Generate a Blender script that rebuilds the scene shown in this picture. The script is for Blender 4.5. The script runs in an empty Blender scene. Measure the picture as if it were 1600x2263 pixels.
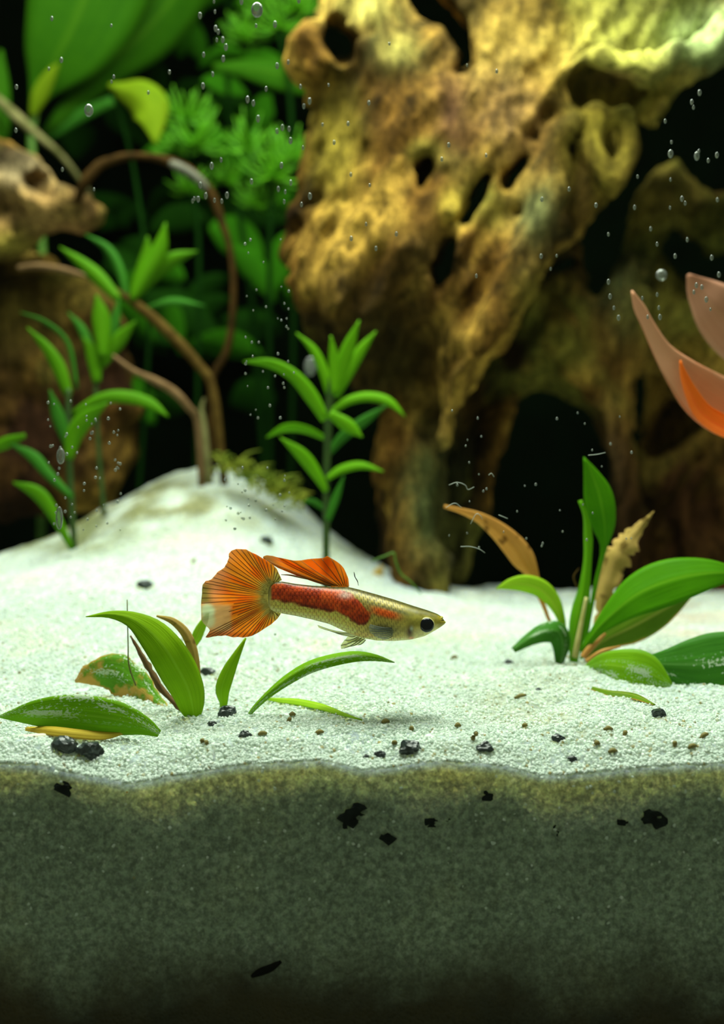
import bpy, bmesh, math, random
import numpy as np
from mathutils import Vector, Matrix, noise as mnoise

random.seed(7)
rng = np.random.default_rng(7)
C = bpy.context.scene.collection
CM = 0.01                                   # everything is written in centimetres, the scene is in metres
CAM = (0.0, -12.0, 6.8)                     # camera position in cm; inner face of the front glass is y = 0
FPX = 2173.0

# ------------------------------------------------------------------ camera, world, lights, exposure
cam_d = bpy.data.cameras.new('camera')
cam_d.sensor_fit = 'VERTICAL'
cam_d.sensor_height = 6.0
cam_d.sensor_width = 6.0 * 1600 / 2263
cam_d.lens = 6.0 * FPX / 2263
cam_d.clip_start = 0.005
cam_d.clip_end = 5
cam_d.dof.use_dof = True
cam_d.dof.focus_distance = 13.2 * CM
cam_d.dof.aperture_fstop = 2.6
cam = bpy.data.objects.new('camera', cam_d)
C.objects.link(cam)
cam.location = [c * CM for c in CAM]
cam.rotation_euler = (math.pi / 2, 0, 0)
bpy.context.scene.camera = cam

world = bpy.data.worlds.new('room_light')
bpy.context.scene.world = world
world.use_nodes = True
bg = world.node_tree.nodes['Background']
bg.inputs[0].default_value = (0.88, 1.0, 0.68, 1)
bg.inputs[1].default_value = 0.2

lamp_d = bpy.data.lights.new('aquarium_lamp', 'AREA')      # the LED bar that hangs over the tank
lamp_d.shape = 'RECTANGLE'
lamp_d.size = 0.27
lamp_d.size_y = 0.12
lamp_d.energy = 1.95
lamp_d.color = (0.92, 1.0, 0.86)
lamp = bpy.data.objects.new('aquarium_lamp', lamp_d)
C.objects.link(lamp)
lamp.location = (-0.01, 0.055, 0.315)
lamp.rotation_euler = (math.radians(6), 0, 0)

sc = bpy.context.scene
sc.view_settings.view_transform = 'Standard'
sc.view_settings.look = 'None'
sc.view_settings.exposure = 0.06
sc.view_settings.gamma = 1.0
sc.view_settings.use_curve_mapping = False
sc.cycles.max_bounces = 10
sc.cycles.diffuse_bounces = 5
sc.cycles.glossy_bounces = 3
sc.cycles.transmission_bounces = 6
sc.cycles.transparent_max_bounces = 24
sc.cycles.caustics_reflective = False
sc.cycles.caustics_refractive = False
sc.cycles.sample_clamp_indirect = 4.0
sc.cycles.use_denoising = True

# ------------------------------------------------------------------ helpers: points, noise, tags
def P(px, py, d):
    """pixel of the photograph + distance from the camera plane (cm) -> point in cm"""
    return np.array([(px - 800.0) / FPX * d, CAM[1] + d, CAM[2] - (py - 1131.5) / FPX * d])

def L(px, d):
    return px / FPX * d

def hash3(ix, iy, iz, seed):
    h = (ix.astype(np.int64) * 374761393 + iy.astype(np.int64) * 668265263 + iz.astype(np.int64) * 2147483647 + seed * 974634777) & 0xffffffff
    h = ((h ^ (h >> 13)) * 1274126177) & 0xffffffff
    h = ((h ^ (h >> 16)) * 2246822519) & 0xffffffff
    h ^= h >> 15
    return (h & 0xffffff) / float(0xffffff)

def vnoise(x, y, z, seed=0):
    x, y, z = np.broadcast_arrays(np.asarray(x, float), np.asarray(y, float), np.asarray(z, float))
    ix, iy, iz = np.floor(x), np.floor(y), np.floor(z)
    fx, fy, fz = x - ix, y - iy, z - iz
    fx = fx * fx * (3 - 2 * fx); fy = fy * fy * (3 - 2 * fy); fz = fz * fz * (3 - 2 * fz)
    ix = ix.astype(np.int64); iy = iy.astype(np.int64); iz = iz.astype(np.int64)
    r = 0
    for a in (0, 1):
        for b in (0, 1):
            for c in (0, 1):
                w = (fx if a else 1 - fx) * (fy if b else 1 - fy) * (fz if c else 1 - fz)
                r = r + w * hash3(ix + a, iy + b, iz + c, seed)
    return r * 2 - 1

def fbm(x, y, z, oct=4, seed=0, gain=0.5):
    r, a, f = 0, 1.0, 1.0
    for o in range(oct):
        r = r + a * vnoise(x * f, y * f, z * f, seed + o * 17)
        a *= gain; f *= 2.03
    return r

def sstep(a, b, x):
    t = np.clip((np.asarray(x, float) - a) / (b - a), 0, 1)
    return t * t * (3 - 2 * t)

def tag(o, label=None, cat=None, group=None, kind=None):
    if label: o['label'] = label
    if cat: o['category'] = cat
    if group: o['group'] = group
    if kind: o['kind'] = kind
    return o

def empty(name, loc):
    o = bpy.data.objects.new(name, None)
    o.empty_display_size = 0.005
    C.objects.link(o)
    o.location = [float(c) * CM for c in loc]
    return o

def mesh_obj(name, verts, faces, mat, parent=None, loc=None, smooth=True, uv=None, col=None):
    """verts in cm (world); faces list or int array; the origin goes to loc (cm) or the parent's place"""
    v = np.asarray(verts, float)
    org = np.array(loc, float) if loc is not None else (np.array(parent.matrix_world.translation if False else parent['org']) if parent is not None and 'org' in parent else np.zeros(3))
    me = bpy.data.meshes.new(name)
    if isinstance(faces, np.ndarray):
        k = faces.shape[1]
        me.vertices.add(len(v)); me.vertices.foreach_set('co', ((v - org) * CM).astype(np.float32).ravel())
        me.loops.add(faces.size); me.loops.foreach_set('vertex_index', faces.astype(np.int32).ravel())
        me.polygons.add(len(faces)); me.polygons.foreach_set('loop_start', np.arange(0, faces.size, k, dtype=np.int32))
        me.update(calc_edges=True)
    else:
        me.from_pydata([tuple(q) for q in (v - org) * CM], [], faces)
    me.validate()
    if uv is not None:
        ul = me.uv_layers.new(name='UVMap')
        vi = np.empty(len(me.loops), np.int32); me.loops.foreach_get('vertex_index', vi)
        ul.data.foreach_set('uv', np.asarray(uv, np.float32)[vi].ravel())
    if col is not None:
        ca = me.color_attributes.new('tint', 'FLOAT_COLOR', 'POINT')
        c4 = np.ones((len(v), 4), np.float32); c4[:, :3] = col
        ca.data.foreach_set('color', c4.ravel())
    if smooth:
        me.polygons.foreach_set('use_smooth', [True] * len(me.polygons))
    if mat is not None:
        me.materials.append(mat)
    o = bpy.data.objects.new(name, me)
    C.objects.link(o)
    if parent is not None:
        o.parent = parent
        po = np.array(parent['org']) if 'org' in parent else np.zeros(3)
        o.location = [float(q) * CM for q in (org - po)]
    else:
        o.location = [float(q) * CM for q in org]
    return o

def root(name, loc, label, cat, group=None):
    o = empty(name, loc)
    ORG[o.name] = np.array(loc, float)
    return tag(o, label, cat, group)

ORG = {}
def part(name, verts, faces, mat, parent, **k):
    """a part (or sub-part): its vertices are given in world cm and stored relative to the thing's base"""
    base = ORG[parent.name]
    o = mesh_obj(name, verts, faces, mat, None, loc=base, **k)
    o.parent = parent
    o.location = (0, 0, 0)
    ORG[o.name] = base
    return o

def solo(name, verts, faces, mat, label=None, cat=None, group=None, kind=None, **k):
    v = np.asarray(verts, float)
    base = np.array([(v[:, 0].min() + v[:, 0].max()) / 2, (v[:, 1].min() + v[:, 1].max()) / 2, v[:, 2].min()])
    o = mesh_obj(name, v, faces, mat, None, loc=base, **k)
    ORG[o.name] = base
    return tag(o, label, cat, group, kind)

def catmull(pts, n):
    p = np.asarray(pts, float)
    if p.ndim == 1: p = p[:, None]
    m = len(p)
    t = np.linspace(0, m - 1, n)
    i = np.clip(np.floor(t).astype(int), 0, m - 2)
    f = (t - i)[:, None]
    g = lambda k: p[np.clip(k, 0, m - 1)]
    p0, p1, p2, p3 = g(i - 1), g(i), g(i + 1), g(i + 2)
    p0 = np.where((i == 0)[:, None], 2 * p1 - p2, p0)
    p3 = np.where((i == m - 2)[:, None], 2 * p2 - p1, p3)
    r = 0.5 * ((2 * p1) + (-p0 + p2) * f + (2 * p0 - 5 * p1 + 4 * p2 - p3) * f**2 + (-p0 + 3 * p1 - 3 * p2 + p3) * f**3)
    return r

def nrm(v):
    return v / np.maximum(np.linalg.norm(v, axis=-1, keepdims=True), 1e-9)

# ------------------------------------------------------------------ materials
def new_mat(name):
    m = bpy.data.materials.new(name)
    m.use_nodes = True
    nt = m.node_tree
    for n in list(nt.nodes): nt.nodes.remove(n)
    out = nt.nodes.new('ShaderNodeOutputMaterial')
    def N(t, **k):
        n = nt.nodes.new(t)
        for a, b in k.items():
            if a.startswith('i_'):
                n.inputs[a[2:].replace('_', ' ')].default_value = b
            else:
                setattr(n, a, b)
        return n
    def K(a, b): nt.links.new(a, b)
    return m, N, K, out

def rgb(r, g, b):
    f = lambda c: (c / 255 / 12.92) if c / 255 <= 0.04045 else ((c / 255 + 0.055) / 1.055) ** 2.4
    return (f(r), f(g), f(b), 1.0)

def ramp(N, stops):
    n = N('ShaderNodeValToRGB')
    e = n.color_ramp.elements
    while len(e) > 1: e.remove(e[-1])
    e[0].position, e[0].color = stops[0]
    for p, c in stops[1:]:
        q = e.new(p); q.color = c
    return n

def mixc(N, K, fac, a, b, blend='MIX'):
    n = N('ShaderNodeMix', data_type='RGBA', blend_type=blend)
    for s, v in ((n.inputs[0], fac), (n.inputs[6], a), (n.inputs[7], b)):
        if hasattr(v, 'is_linked'): K(v, s)
        else: s.default_value = v
    return n.outputs[2]

def math_n(N, K, op, a, b=None, clamp=False):
    n = N('ShaderNodeMath', operation=op, use_clamp=clamp)
    for s, v in ((n.inputs[0], a), (n.inputs[1], b)):
        if v is None: continue
        if hasattr(v, 'is_linked'): K(v, s)
        else: s.default_value = v
    return n.outputs[0]

def noise_n(N, K, vec, scale, detail=3, rough=0.55):
    n = N('ShaderNodeTexNoise')
    n.inputs['Scale'].default_value = scale
    n.inputs['Detail'].default_value = detail
    n.inputs['Roughness'].default_value = rough
    if vec is not None: K(vec, n.inputs['Vector'])
    return n.outputs['Fac']

LEAF_GAIN = 1.55
def gain(c):
    return tuple(min(q * LEAF_GAIN, 0.88) for q in c[:3]) + (1,)
def mat_leaf(name, lo, hi, rib=None, edge=None, edge_amt=0.0, spots=0.0, spot_col=(0.62, 0.72, 0.55, 1), blotch=None, blotch_amt=0.0, trans=0.4, rough=0.4):
    """u runs along the leaf (0 base, 1 tip), v across it"""
    lo, hi = gain(lo), gain(hi)
    rib = gain(rib) if rib else None; edge = gain(edge) if edge else None; blotch = gain(blotch) if blotch else None
    m, N, K, out = new_mat(name)
    uv = N('ShaderNodeUVMap').outputs[0]
    sep = N('ShaderNodeSeparateXYZ'); K(uv, sep.inputs[0])
    mp = N('ShaderNodeMapping'); K(uv, mp.inputs[0]); mp.inputs['Scale'].default_value = (3, 26, 1)
    oi = N('ShaderNodeObjectInfo')
    K(math_n(N, K, 'MULTIPLY', oi.outputs['Random'], 30.0), mp.inputs['Location'])
    veins = noise_n(N, K, mp.outputs[0], 1.0, 3)
    tex = N('ShaderNodeTexCoord')
    big = noise_n(N, K, tex.outputs['Object'], 190.0, 4)
    f = math_n(N, K, 'ADD', math_n(N, K, 'MULTIPLY', veins, 0.75), math_n(N, K, 'MULTIPLY', big, 0.5))
    f = math_n(N, K, 'SUBTRACT', f, 0.12, clamp=True)
    col = mixc(N, K, f, lo, hi)
    av = math_n(N, K, 'MULTIPLY', math_n(N, K, 'ABSOLUTE', math_n(N, K, 'SUBTRACT', sep.outputs[1], 0.5)), 2.0)
    if rib is not None:
        mid = N('ShaderNodeMapRange', interpolation_type='SMOOTHSTEP'); K(av, mid.inputs[0])
        mid.inputs[1].default_value = 0.12; mid.inputs[2].default_value = 0.0
        mid.inputs[3].default_value = 0.0; mid.inputs[4].default_value = 0.6
        col = mixc(N, K, mid.outputs[0], col, rib)
    if edge is not None:
        en = N('ShaderNodeMapRange', interpolation_type='SMOOTHSTEP')
        K(math_n(N, K, 'ADD', av, math_n(N, K, 'MULTIPLY', math_n(N, K, 'SUBTRACT', big, 0.5), 0.5)), en.inputs[0])
        en.inputs[1].default_value = 0.86; en.inputs[2].default_value = 1.0
        en.inputs[3].default_value = 0.0; en.inputs[4].default_value = edge_amt
        col = mixc(N, K, en.outputs[0], col, edge)
    if blotch is not None:
        bn = noise_n(N, K, tex.outputs['Object'], 330.0, 3)
        br = N('ShaderNodeMapRange', interpolation_type='SMOOTHSTEP'); K(bn, br.inputs[0])
        br.inputs[1].default_value = 0.62 - 0.3 * blotch_amt; br.inputs[2].default_value = 0.74 - 0.3 * blotch_amt
        col = mixc(N, K, br.outputs[0], col, blotch)
    if spots:
        m2 = N('ShaderNodeMapping'); K(uv, m2.inputs[0]); m2.inputs['Scale'].default_value = (52, 20, 1)
        sn = noise_n(N, K, m2.outputs[0], 1.0, 2)
        reg = noise_n(N, K, uv, 3.2, 1)
        sr = N('ShaderNodeMapRange', interpolation_type='SMOOTHSTEP')
        K(math_n(N, K, 'ADD', sn, math_n(N, K, 'MULTIPLY', math_n(N, K, 'SUBTRACT', reg, 0.5), 0.9)), sr.inputs[0])
        sr.inputs[1].default_value = 0.66 - 0.12 * spots; sr.inputs[2].default_value = 0.70 - 0.12 * spots
        side = N('ShaderNodeMapRange', interpolation_type='SMOOTHSTEP'); K(sep.outputs[1], side.inputs[0])
        side.inputs[1].default_value = 0.75; side.inputs[2].default_value = 0.45
        col = mixc(N, K, math_n(N, K, 'MULTIPLY', sr.outputs[0], side.outputs[0]), col, spot_col)
    pr = N('ShaderNodeBsdfPrincipled')
    K(col, pr.inputs['Base Color']); pr.inputs['Roughness'].default_value = rough
    pr.inputs['Specular IOR Level'].default_value = 0.06
    bmp = N('ShaderNodeBump'); bmp.inputs['Strength'].default_value = 0.25; bmp.inputs['Distance'].default_value = 0.0003
    K(veins, bmp.inputs['Height']); K(bmp.outputs[0], pr.inputs['Normal'])
    tr = N('ShaderNodeBsdfTranslucent'); K(col, tr.inputs[0])
    mx = N('ShaderNodeMixShader'); mx.inputs[0].default_value = trans
    K(pr.outputs[0], mx.inputs[1]); K(tr.outputs[0], mx.inputs[2]); K(mx.outputs[0], out.inputs[0])
    return m

def mat_plain(name, a, b, scale=400, rough=0.6, bump=0.3, spec=0.3, trans=0.0):
    m, N, K, out = new_mat(name)
    tex = N('ShaderNodeTexCoord')
    n = noise_n(N, K, tex.outputs['Object'], scale, 4)
    r = N('ShaderNodeMapRange'); K(n, r.inputs[0]); r.inputs[1].default_value = 0.3; r.inputs[2].default_value = 0.7
    col = mixc(N, K, r.outputs[0], a, b)
    pr = N('ShaderNodeBsdfPrincipled'); K(col, pr.inputs['Base Color'])
    pr.inputs['Roughness'].default_value = rough; pr.inputs['Specular IOR Level'].default_value = spec
    bm_ = N('ShaderNodeBump'); bm_.inputs['Strength'].default_value = bump; bm_.inputs['Distance'].default_value = 0.0004
    K(n, bm_.inputs['Height']); K(bm_.outputs[0], pr.inputs['Normal'])
    if trans:
        tr = N('ShaderNodeBsdfTranslucent'); K(col, tr.inputs[0])
        mx = N('ShaderNodeMixShader'); mx.inputs[0].default_value = trans
        K(pr.outputs[0], mx.inputs[1]); K(tr.outputs[0], mx.inputs[2]); K(mx.outputs[0], out.inputs[0])
    else:
        K(pr.outputs[0], out.inputs[0])
    return m

def mat_wood(name):
    m, N, K, out = new_mat(name)
    at = N('ShaderNodeVertexColor', layer_name='tint')
    tex = N('ShaderNodeTexCoord')
    mp = N('ShaderNodeMapping'); K(tex.outputs['Object'], mp.inputs[0])
    mp.inputs['Rotation'].default_value = (0, math.radians(32), 0); mp.inputs['Scale'].default_value = (1.0, 1.0, 0.28)
    n1 = noise_n(N, K, mp.outputs[0], 420, 5, 0.65)
    n2 = noise_n(N, K, tex.outputs['Object'], 900, 3, 0.6)
    r = N('ShaderNodeMapRange'); K(n1, r.inputs[0])
    r.inputs[1].default_value = 0.3; r.inputs[2].default_value = 0.72; r.inputs[3].default_value = 0.25; r.inputs[4].default_value = 1.55
    r2 = N('ShaderNodeMapRange'); K(n2, r2.inputs[0])
    r2.inputs[1].default_value = 0.3; r2.inputs[2].default_value = 0.7; r2.inputs[3].default_value = 0.55; r2.inputs[4].default_value = 1.4
    sc_ = N('ShaderNodeVectorMath', operation='SCALE'); K(at.outputs[0], sc_.inputs[0])
    K(math_n(N, K, 'MULTIPLY', r.outputs[0], r2.outputs[0]), sc_.inputs['Scale'])
    pr = N('ShaderNodeBsdfPrincipled'); K(sc_.outputs[0], pr.inputs['Base Color'])
    pr.inputs['Roughness'].default_value = 0.85; pr.inputs['Specular IOR Level'].default_value = 0.04
    b = N('ShaderNodeBump'); b.inputs['Strength'].default_value = 0.9; b.inputs['Distance'].default_value = 0.0016
    K(n1, b.inputs['Height']); K(b.outputs[0], pr.inputs['Normal'])
    K(pr.outputs[0], out.inputs[0])
    return m

def mat_sand(name):
    m, N, K, out = new_mat(name)
    tex = N('ShaderNodeTexCoord')
    geo = N('ShaderNodeNewGeometry')
    vo = N('ShaderNodeTexVoronoi'); vo.inputs['Scale'].default_value = 1900; K(tex.outputs['Object'], vo.inputs['Vector'])
    hs = N('ShaderNodeSeparateColor'); K(vo.outputs['Color'], hs.inputs[0])
    g = ramp(N, [(0.0, (0.40, 0.46, 0.41, 1)), (0.3, (0.47, 0.545, 0.485, 1)), (0.8, (0.53, 0.61, 0.55, 1)), (1.0, (0.66, 0.72, 0.68, 1))])
    K(hs.outputs[0], g.inputs[0])
    big = noise_n(N, K, tex.outputs['Object'], 60, 4)
    br = N('ShaderNodeMapRange', interpolation_type='SMOOTHSTEP'); K(big, br.inputs[0])
    br.inputs[1].default_value = 0.5; br.inputs[2].default_value = 0.75; br.inputs[4].default_value = 0.5
    col = mixc(N, K, br.outputs[0], g.outputs[0], (0.66, 0.66, 0.46, 1))
    gr_ = N('ShaderNodeMapRange'); K(noise_n(N, K, tex.outputs['Object'], 1500, 3, 0.7), gr_.inputs[0])      # dirty gaps and paler specks between the grains
    gr_.inputs[1].default_value = 0.36; gr_.inputs[2].default_value = 0.66; gr_.inputs[3].default_value = 0.62; gr_.inputs[4].default_value = 1.3
    gs = N('ShaderNodeVectorMath', operation='SCALE'); K(col, gs.inputs[0]); K(gr_.outputs[0], gs.inputs['Scale']); col = gs.outputs[0]
    st = N('ShaderNodeVertexColor', layer_name='tint')
    col = mixc(N, K, 1.0, col, st.outputs[0], 'MULTIPLY')
    # darker layer low in the white sand, brown patched, with an uneven upper limit
    sep = N('ShaderNodeSeparateXYZ'); K(geo.outputs['Position'], sep.inputs[0])
    lay = noise_n(N, K, tex.outputs['Object'], 75, 4, 0.6)
    h = math_n(N, K, 'ADD', sep.outputs[2], math_n(N, K, 'MULTIPLY', math_n(N, K, 'SUBTRACT', lay, 0.5), 0.016))
    lr = N('ShaderNodeMapRange', interpolation_type='SMOOTHSTEP'); K(h, lr.inputs[0])
    lr.inputs[1].default_value = 0.018; lr.inputs[2].default_value = 0.0062
    bn = noise_n(N, K, tex.outputs['Object'], 110, 3)
    low_dark = mixc(N, K, bn, (0.075, 0.05, 0.010, 1), (0.008, 0.016, 0.009, 1))
    col = mixc(N, K, lr.outputs[0], col, low_dark)
    pr = N('ShaderNodeBsdfPrincipled'); K(col, pr.inputs['Base Color'])
    pr.inputs['Roughness'].default_value = 0.6; pr.inputs['Specular IOR Level'].default_value = 0.3
    pr.inputs['Subsurface Weight'].default_value = 1.0
    pr.inputs['Subsurface Radius'].default_value = (1.0, 0.84, 0.42)
    pr.inputs['Subsurface Scale'].default_value = 0.019
    b = N('ShaderNodeBump'); b.inputs['Strength'].default_value = 0.45; b.inputs['Distance'].default_value = 0.0004; b.invert = True
    K(vo.outputs['Distance'], b.inputs['Height']); K(b.outputs[0], pr.inputs['Normal'])
    K(pr.outputs[0], out.inputs[0])
    return m

def mat_grain(name):
    m, N, K, out = new_mat(name)
    oi = N('ShaderNodeObjectInfo')
    g = ramp(N, [(0.0, (0.34, 0.34, 0.24, 1)), (0.015, (0.6, 0.5, 0.22, 1)), (0.03, (0.72, 0.80, 0.73, 1)), (0.7, (0.83, 0.90, 0.84, 1)), (1.0, (0.95, 0.98, 0.96, 1))])
    K(oi.outputs['Random'], g.inputs[0])
    pr = N('ShaderNodeBsdfPrincipled'); K(g.outputs[0], pr.inputs['Base Color'])
    pr.inputs['Roughness'].default_value = 0.25; pr.inputs['Specular IOR Level'].default_value = 0.5
    tr = N('ShaderNodeBsdfTranslucent'); K(g.outputs[0], tr.inputs[0])
    mx = N('ShaderNodeMixShader'); mx.inputs[0].default_value = 0.45
    K(pr.outputs[0], mx.inputs[1]); K(tr.outputs[0], mx.inputs[2])
    tp = N('ShaderNodeBsdfTransparent'); 
    m2 = N('ShaderNodeMixShader'); m2.inputs[0].default_value = 0.1
    K(mx.outputs[0], m2.inputs[1]); K(tp.outputs[0], m2.inputs[2]); K(m2.outputs[0], out.inputs[0])
    return m

def mat_glass(name, tint, refl=1.0):
    m, N, K, out = new_mat(name)
    fr = N('ShaderNodeFresnel'); fr.inputs[0].default_value = 1.33
    tp = N('ShaderNodeBsdfTransparent'); tp.inputs[0].default_value = tint
    gl = N('ShaderNodeBsdfGlossy'); gl.inputs['Roughness'].default_value = 0.02
    mx = N('ShaderNodeMixShader'); K(math_n(N, K, 'MULTIPLY', fr.outputs[0], refl), mx.inputs[0])
    K(tp.outputs[0], mx.inputs[1]); K(gl.outputs[0], mx.inputs[2]); K(mx.outputs[0], out.inputs[0])
    return m

def mat_flat(name, col, rough=0.6, spec=0.3):
    m, N, K, out = new_mat(name)
    pr = N('ShaderNodeBsdfPrincipled'); pr.inputs['Base Color'].default_value = col
    pr.inputs['Roughness'].default_value = rough; pr.inputs['Specular IOR Level'].default_value = spec
    K(pr.outputs[0], out.inputs[0])
    return m

# ------------------------------------------------------------------ tank shell
def box_vf(x0, x1, y0, y1, z0, z1):
    v = [(x, y, z) for x in (x0, x1) for y in (y0, y1) for z in (z0, z1)]
    f = [(0, 1, 3, 2), (4, 6, 7, 5), (0, 4, 5, 1), (2, 3, 7, 6), (0, 2, 6, 4), (1, 5, 7, 3)]
    return v, f

TX, TY, TH = 21.0, 31.0, 34.0
glass_m = mat_glass('front_glass', (0.97, 0.99, 0.97, 1), 0.15)
film_m = mat_plain('black_back_film', (0.0006, 0.0014, 0.0005, 1), (0.001, 0.003, 0.001, 1), 60, 0.9, 0.0, 0.0)
for nm, bx, mt in (('wall_front', (-TX, TX, -0.5, 0.0, 0.0, TH), glass_m), ('wall_back', (-TX, TX, TY, TY + 0.5, 0, TH), film_m),
                   ('wall_left', (-TX - 0.5, -TX, -0.5, TY + 0.5, 0, TH), film_m), ('wall_right', (TX, TX + 0.5, -0.5, TY + 0.5, 0, TH), film_m),
                   ('floor', (-TX - 0.5, TX + 0.5, -0.5, TY + 0.5, -0.5, 0.0), film_m)):
    v, f = box_vf(*bx)
    tag(mesh_obj(nm, v, f, mt, smooth=False), kind='structure')

# ------------------------------------------------------------------ sand bed
FRONT_PY = [(-400, 1705), (0, 1698), (100, 1702), (200, 1726), (280, 1742), (400, 1722), (550, 1698), (700, 1690), (800, 1712), (900, 1700),
            (1000, 1690), (1100, 1702), (1200, 1726), (1300, 1716), (1450, 1704), (1600, 1698), (2000, 1700)]
_fx = np.array([L(a - 800, 12.05) for a, b in FRONT_PY]); _fz = np.array([CAM[2] - L(b - 1131.5, 12.05) for a, b in FRONT_PY])

def sand_base(x, y):
    zf = np.interp(x, _fx, _fz)
    ys = [0, 0.35, 1.5, 4, 8, 13, 15, 19, 31]
    zs = [0, 0.24, 0.42, 0.62, 0.84, 1.27, 1.05, 0.4, -0.6]
    rise = np.interp(y, ys, zs)
    flat = sstep(0.0, 2.5, y)
    z = zf * (1 - flat) + 3.52 * flat + rise
    sx = np.where(x < -4.0, 4.8, 3.6)
    m = np.exp(-((x + 4.0) / sx) ** 2)
    up = np.clip((y - 1.0) / 15.0, 0, 1) ** 1.7 * (1 - 0.75 * sstep(16.5, 24, y))
    return z + 3.75 * m * up

def sand_z(x, y):
    x = np.asarray(x, float); y = np.asarray(y, float)
    z = sand_base(x, y)
    w = sstep(0.0, 1.0, y)
    return z + w * (0.16 * fbm(x * 0.55, y * 0.55, 0.3, 3, 5)) + 0.045 * fbm(x * 2.6, y * 2.6, 1.7, 2, 9) * (0.35 + 0.65 * w)

SY0 = 0.04
SAND_SHADE_STAINS = [(270, 1110, 210, 55, (0.36, 0.32, 0.16), 1.2), (120, 1170, 200, 50, (0.34, 0.33, 0.16), 0.95), (1160, 1560, 120, 70, (0.78, 0.72, 0.52), 0.7),
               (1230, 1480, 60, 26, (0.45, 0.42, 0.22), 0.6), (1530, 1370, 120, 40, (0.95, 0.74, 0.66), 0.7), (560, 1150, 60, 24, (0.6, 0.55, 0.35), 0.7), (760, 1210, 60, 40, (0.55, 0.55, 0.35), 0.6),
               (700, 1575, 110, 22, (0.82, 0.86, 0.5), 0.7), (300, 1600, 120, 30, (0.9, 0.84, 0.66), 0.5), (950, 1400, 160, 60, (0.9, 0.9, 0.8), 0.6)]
def build_sand():
    ys = [SY0]
    while ys[-1] < TY - 0.2:
        ys.append(ys[-1] + 0.05 + 0.016 * ys[-1])
    ys[-1] = TY - 0.1
    xs = np.concatenate([np.linspace(-20.9, -12, 40)[:-1], np.linspace(-12, 12, 241), np.linspace(12, 20.9, 40)[1:]])
    ys = np.array(ys)
    X, Y = np.meshgrid(xs, ys, indexing='ij')
    Z = sand_z(X, Y) + 0.02 * vnoise(X * 14, Y * 14, 0, 3)
    nx, ny = X.shape
    top = np.stack([X, Y, Z], -1).reshape(-1, 3)
    nzf = 36
    t = np.linspace(1, 0, nzf + 1)[1:]
    fr = np.stack([np.repeat(xs[:, None], nzf, 1), np.full((nx, nzf), SY0), Z[:, :1] * t[None, :] + 0.01], -1).reshape(-1, 3)
    V = [top, fr]; n0 = len(top)
    F = []
    I = np.arange(nx * ny).reshape(nx, ny)
    F.append(np.stack([I[:-1, :-1], I[1:, :-1], I[1:, 1:], I[:-1, 1:]], -1).reshape(-1, 4))
    J = np.concatenate([I[:, :1], n0 + np.arange(nx * nzf).reshape(nx, nzf)], 1)
    F.append(np.stack([J[:-1, :-1], J[:-1, 1:], J[1:, 1:], J[1:, :-1]], -1).reshape(-1, 4))
    n1 = n0 + nx * nzf
    bk = np.stack([xs, np.full(nx, ys[-1]), np.full(nx, 0.01)], -1)
    V.append(bk)
    B = n1 + np.arange(nx)
    F.append(np.stack([J[:-1, -1], B[:-1], B[1:], J[1:, -1]], -1))            # underside
    F.append(np.stack([I[:-1, -1], I[1:, -1], B[1:], B[:-1]], -1))            # back
    V = np.concatenate(V)
    # sides
    sl = [int(i) for i in J[0, ::-1]]; sr = [int(i) for i in J[-1]]
    faces = np.concatenate(F)
    D = V[:, 1] - CAM[1]; qx = V[:, 0] / D * FPX + 800; qy = 1131.5 - (V[:, 2] - CAM[2]) / D * FPX
    tint = np.ones((len(V), 3))
    nn = fbm(V[:, 0] * 1.3, V[:, 1] * 1.3, V[:, 2] * 1.3, 3, 41)
    for bx, by, rx, ry, c, w in SAND_SHADE_STAINS:                     # painted shade on slope and before right plant, plus settled mulm and algae film
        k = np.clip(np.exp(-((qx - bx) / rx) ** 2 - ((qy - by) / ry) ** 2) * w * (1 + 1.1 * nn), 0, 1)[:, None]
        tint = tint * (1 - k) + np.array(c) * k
    dep = np.concatenate([np.zeros(len(top)), (Z[:, :1] * (1 - t[None, :])).ravel(), np.full(nx, 9.0)])   # ochre tint on the grains right below the edge
    face = np.arange(len(V)) >= n0
    k = (sstep(0.16, 0.6, dep + 0.2 * nn) * face * 0.9)[:, None]                       # same sand painted darker deeper down, standing in for dimmer light
    tint = tint * (1 - k) + np.array((0.52, 0.56, 0.46)) * k
    k = (sstep(0.5, 0.08, dep + 0.2 * nn) * face * 0.7)[:, None]
    tint = tint * (1 - k) + np.array((1.0, 0.88, 0.56)) * k
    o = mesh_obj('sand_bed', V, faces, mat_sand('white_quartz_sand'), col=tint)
    bm = bmesh.new(); bm.from_mesh(o.data); bm.verts.ensure_lookup_table()
    for side, rev in ((0, False), (-1, True)):
        loop = list(J[side, 1:][::-1]) + list(I[side, :]) + [int(B[side])]
        if rev: loop = loop[::-1]
        bm.faces.new([bm.verts[int(k)] for k in loop])
    bm.normal_update(); bm.to_mesh(o.data); bm.free()
    tag(o, 'bed of fine white sand darkening downwards behind the front glass', kind='structure')
    return o
sand = build_sand()

def grain_mesh():
    bm = bmesh.new()
    bmesh.ops.create_icosphere(bm, subdivisions=2, radius=1)
    for v in bm.verts:
        k = 1 + 0.28 * mnoise.noise(v.co * 1.3 + Vector((3, 1, 7)))
        v.co = Vector((v.co.x * k * 1.1, v.co.y * k * 0.95, v.co.z * k * 0.85))
    me = bpy.data.meshes.new('grain'); bm.to_mesh(me); bm.free()
    return me

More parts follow.
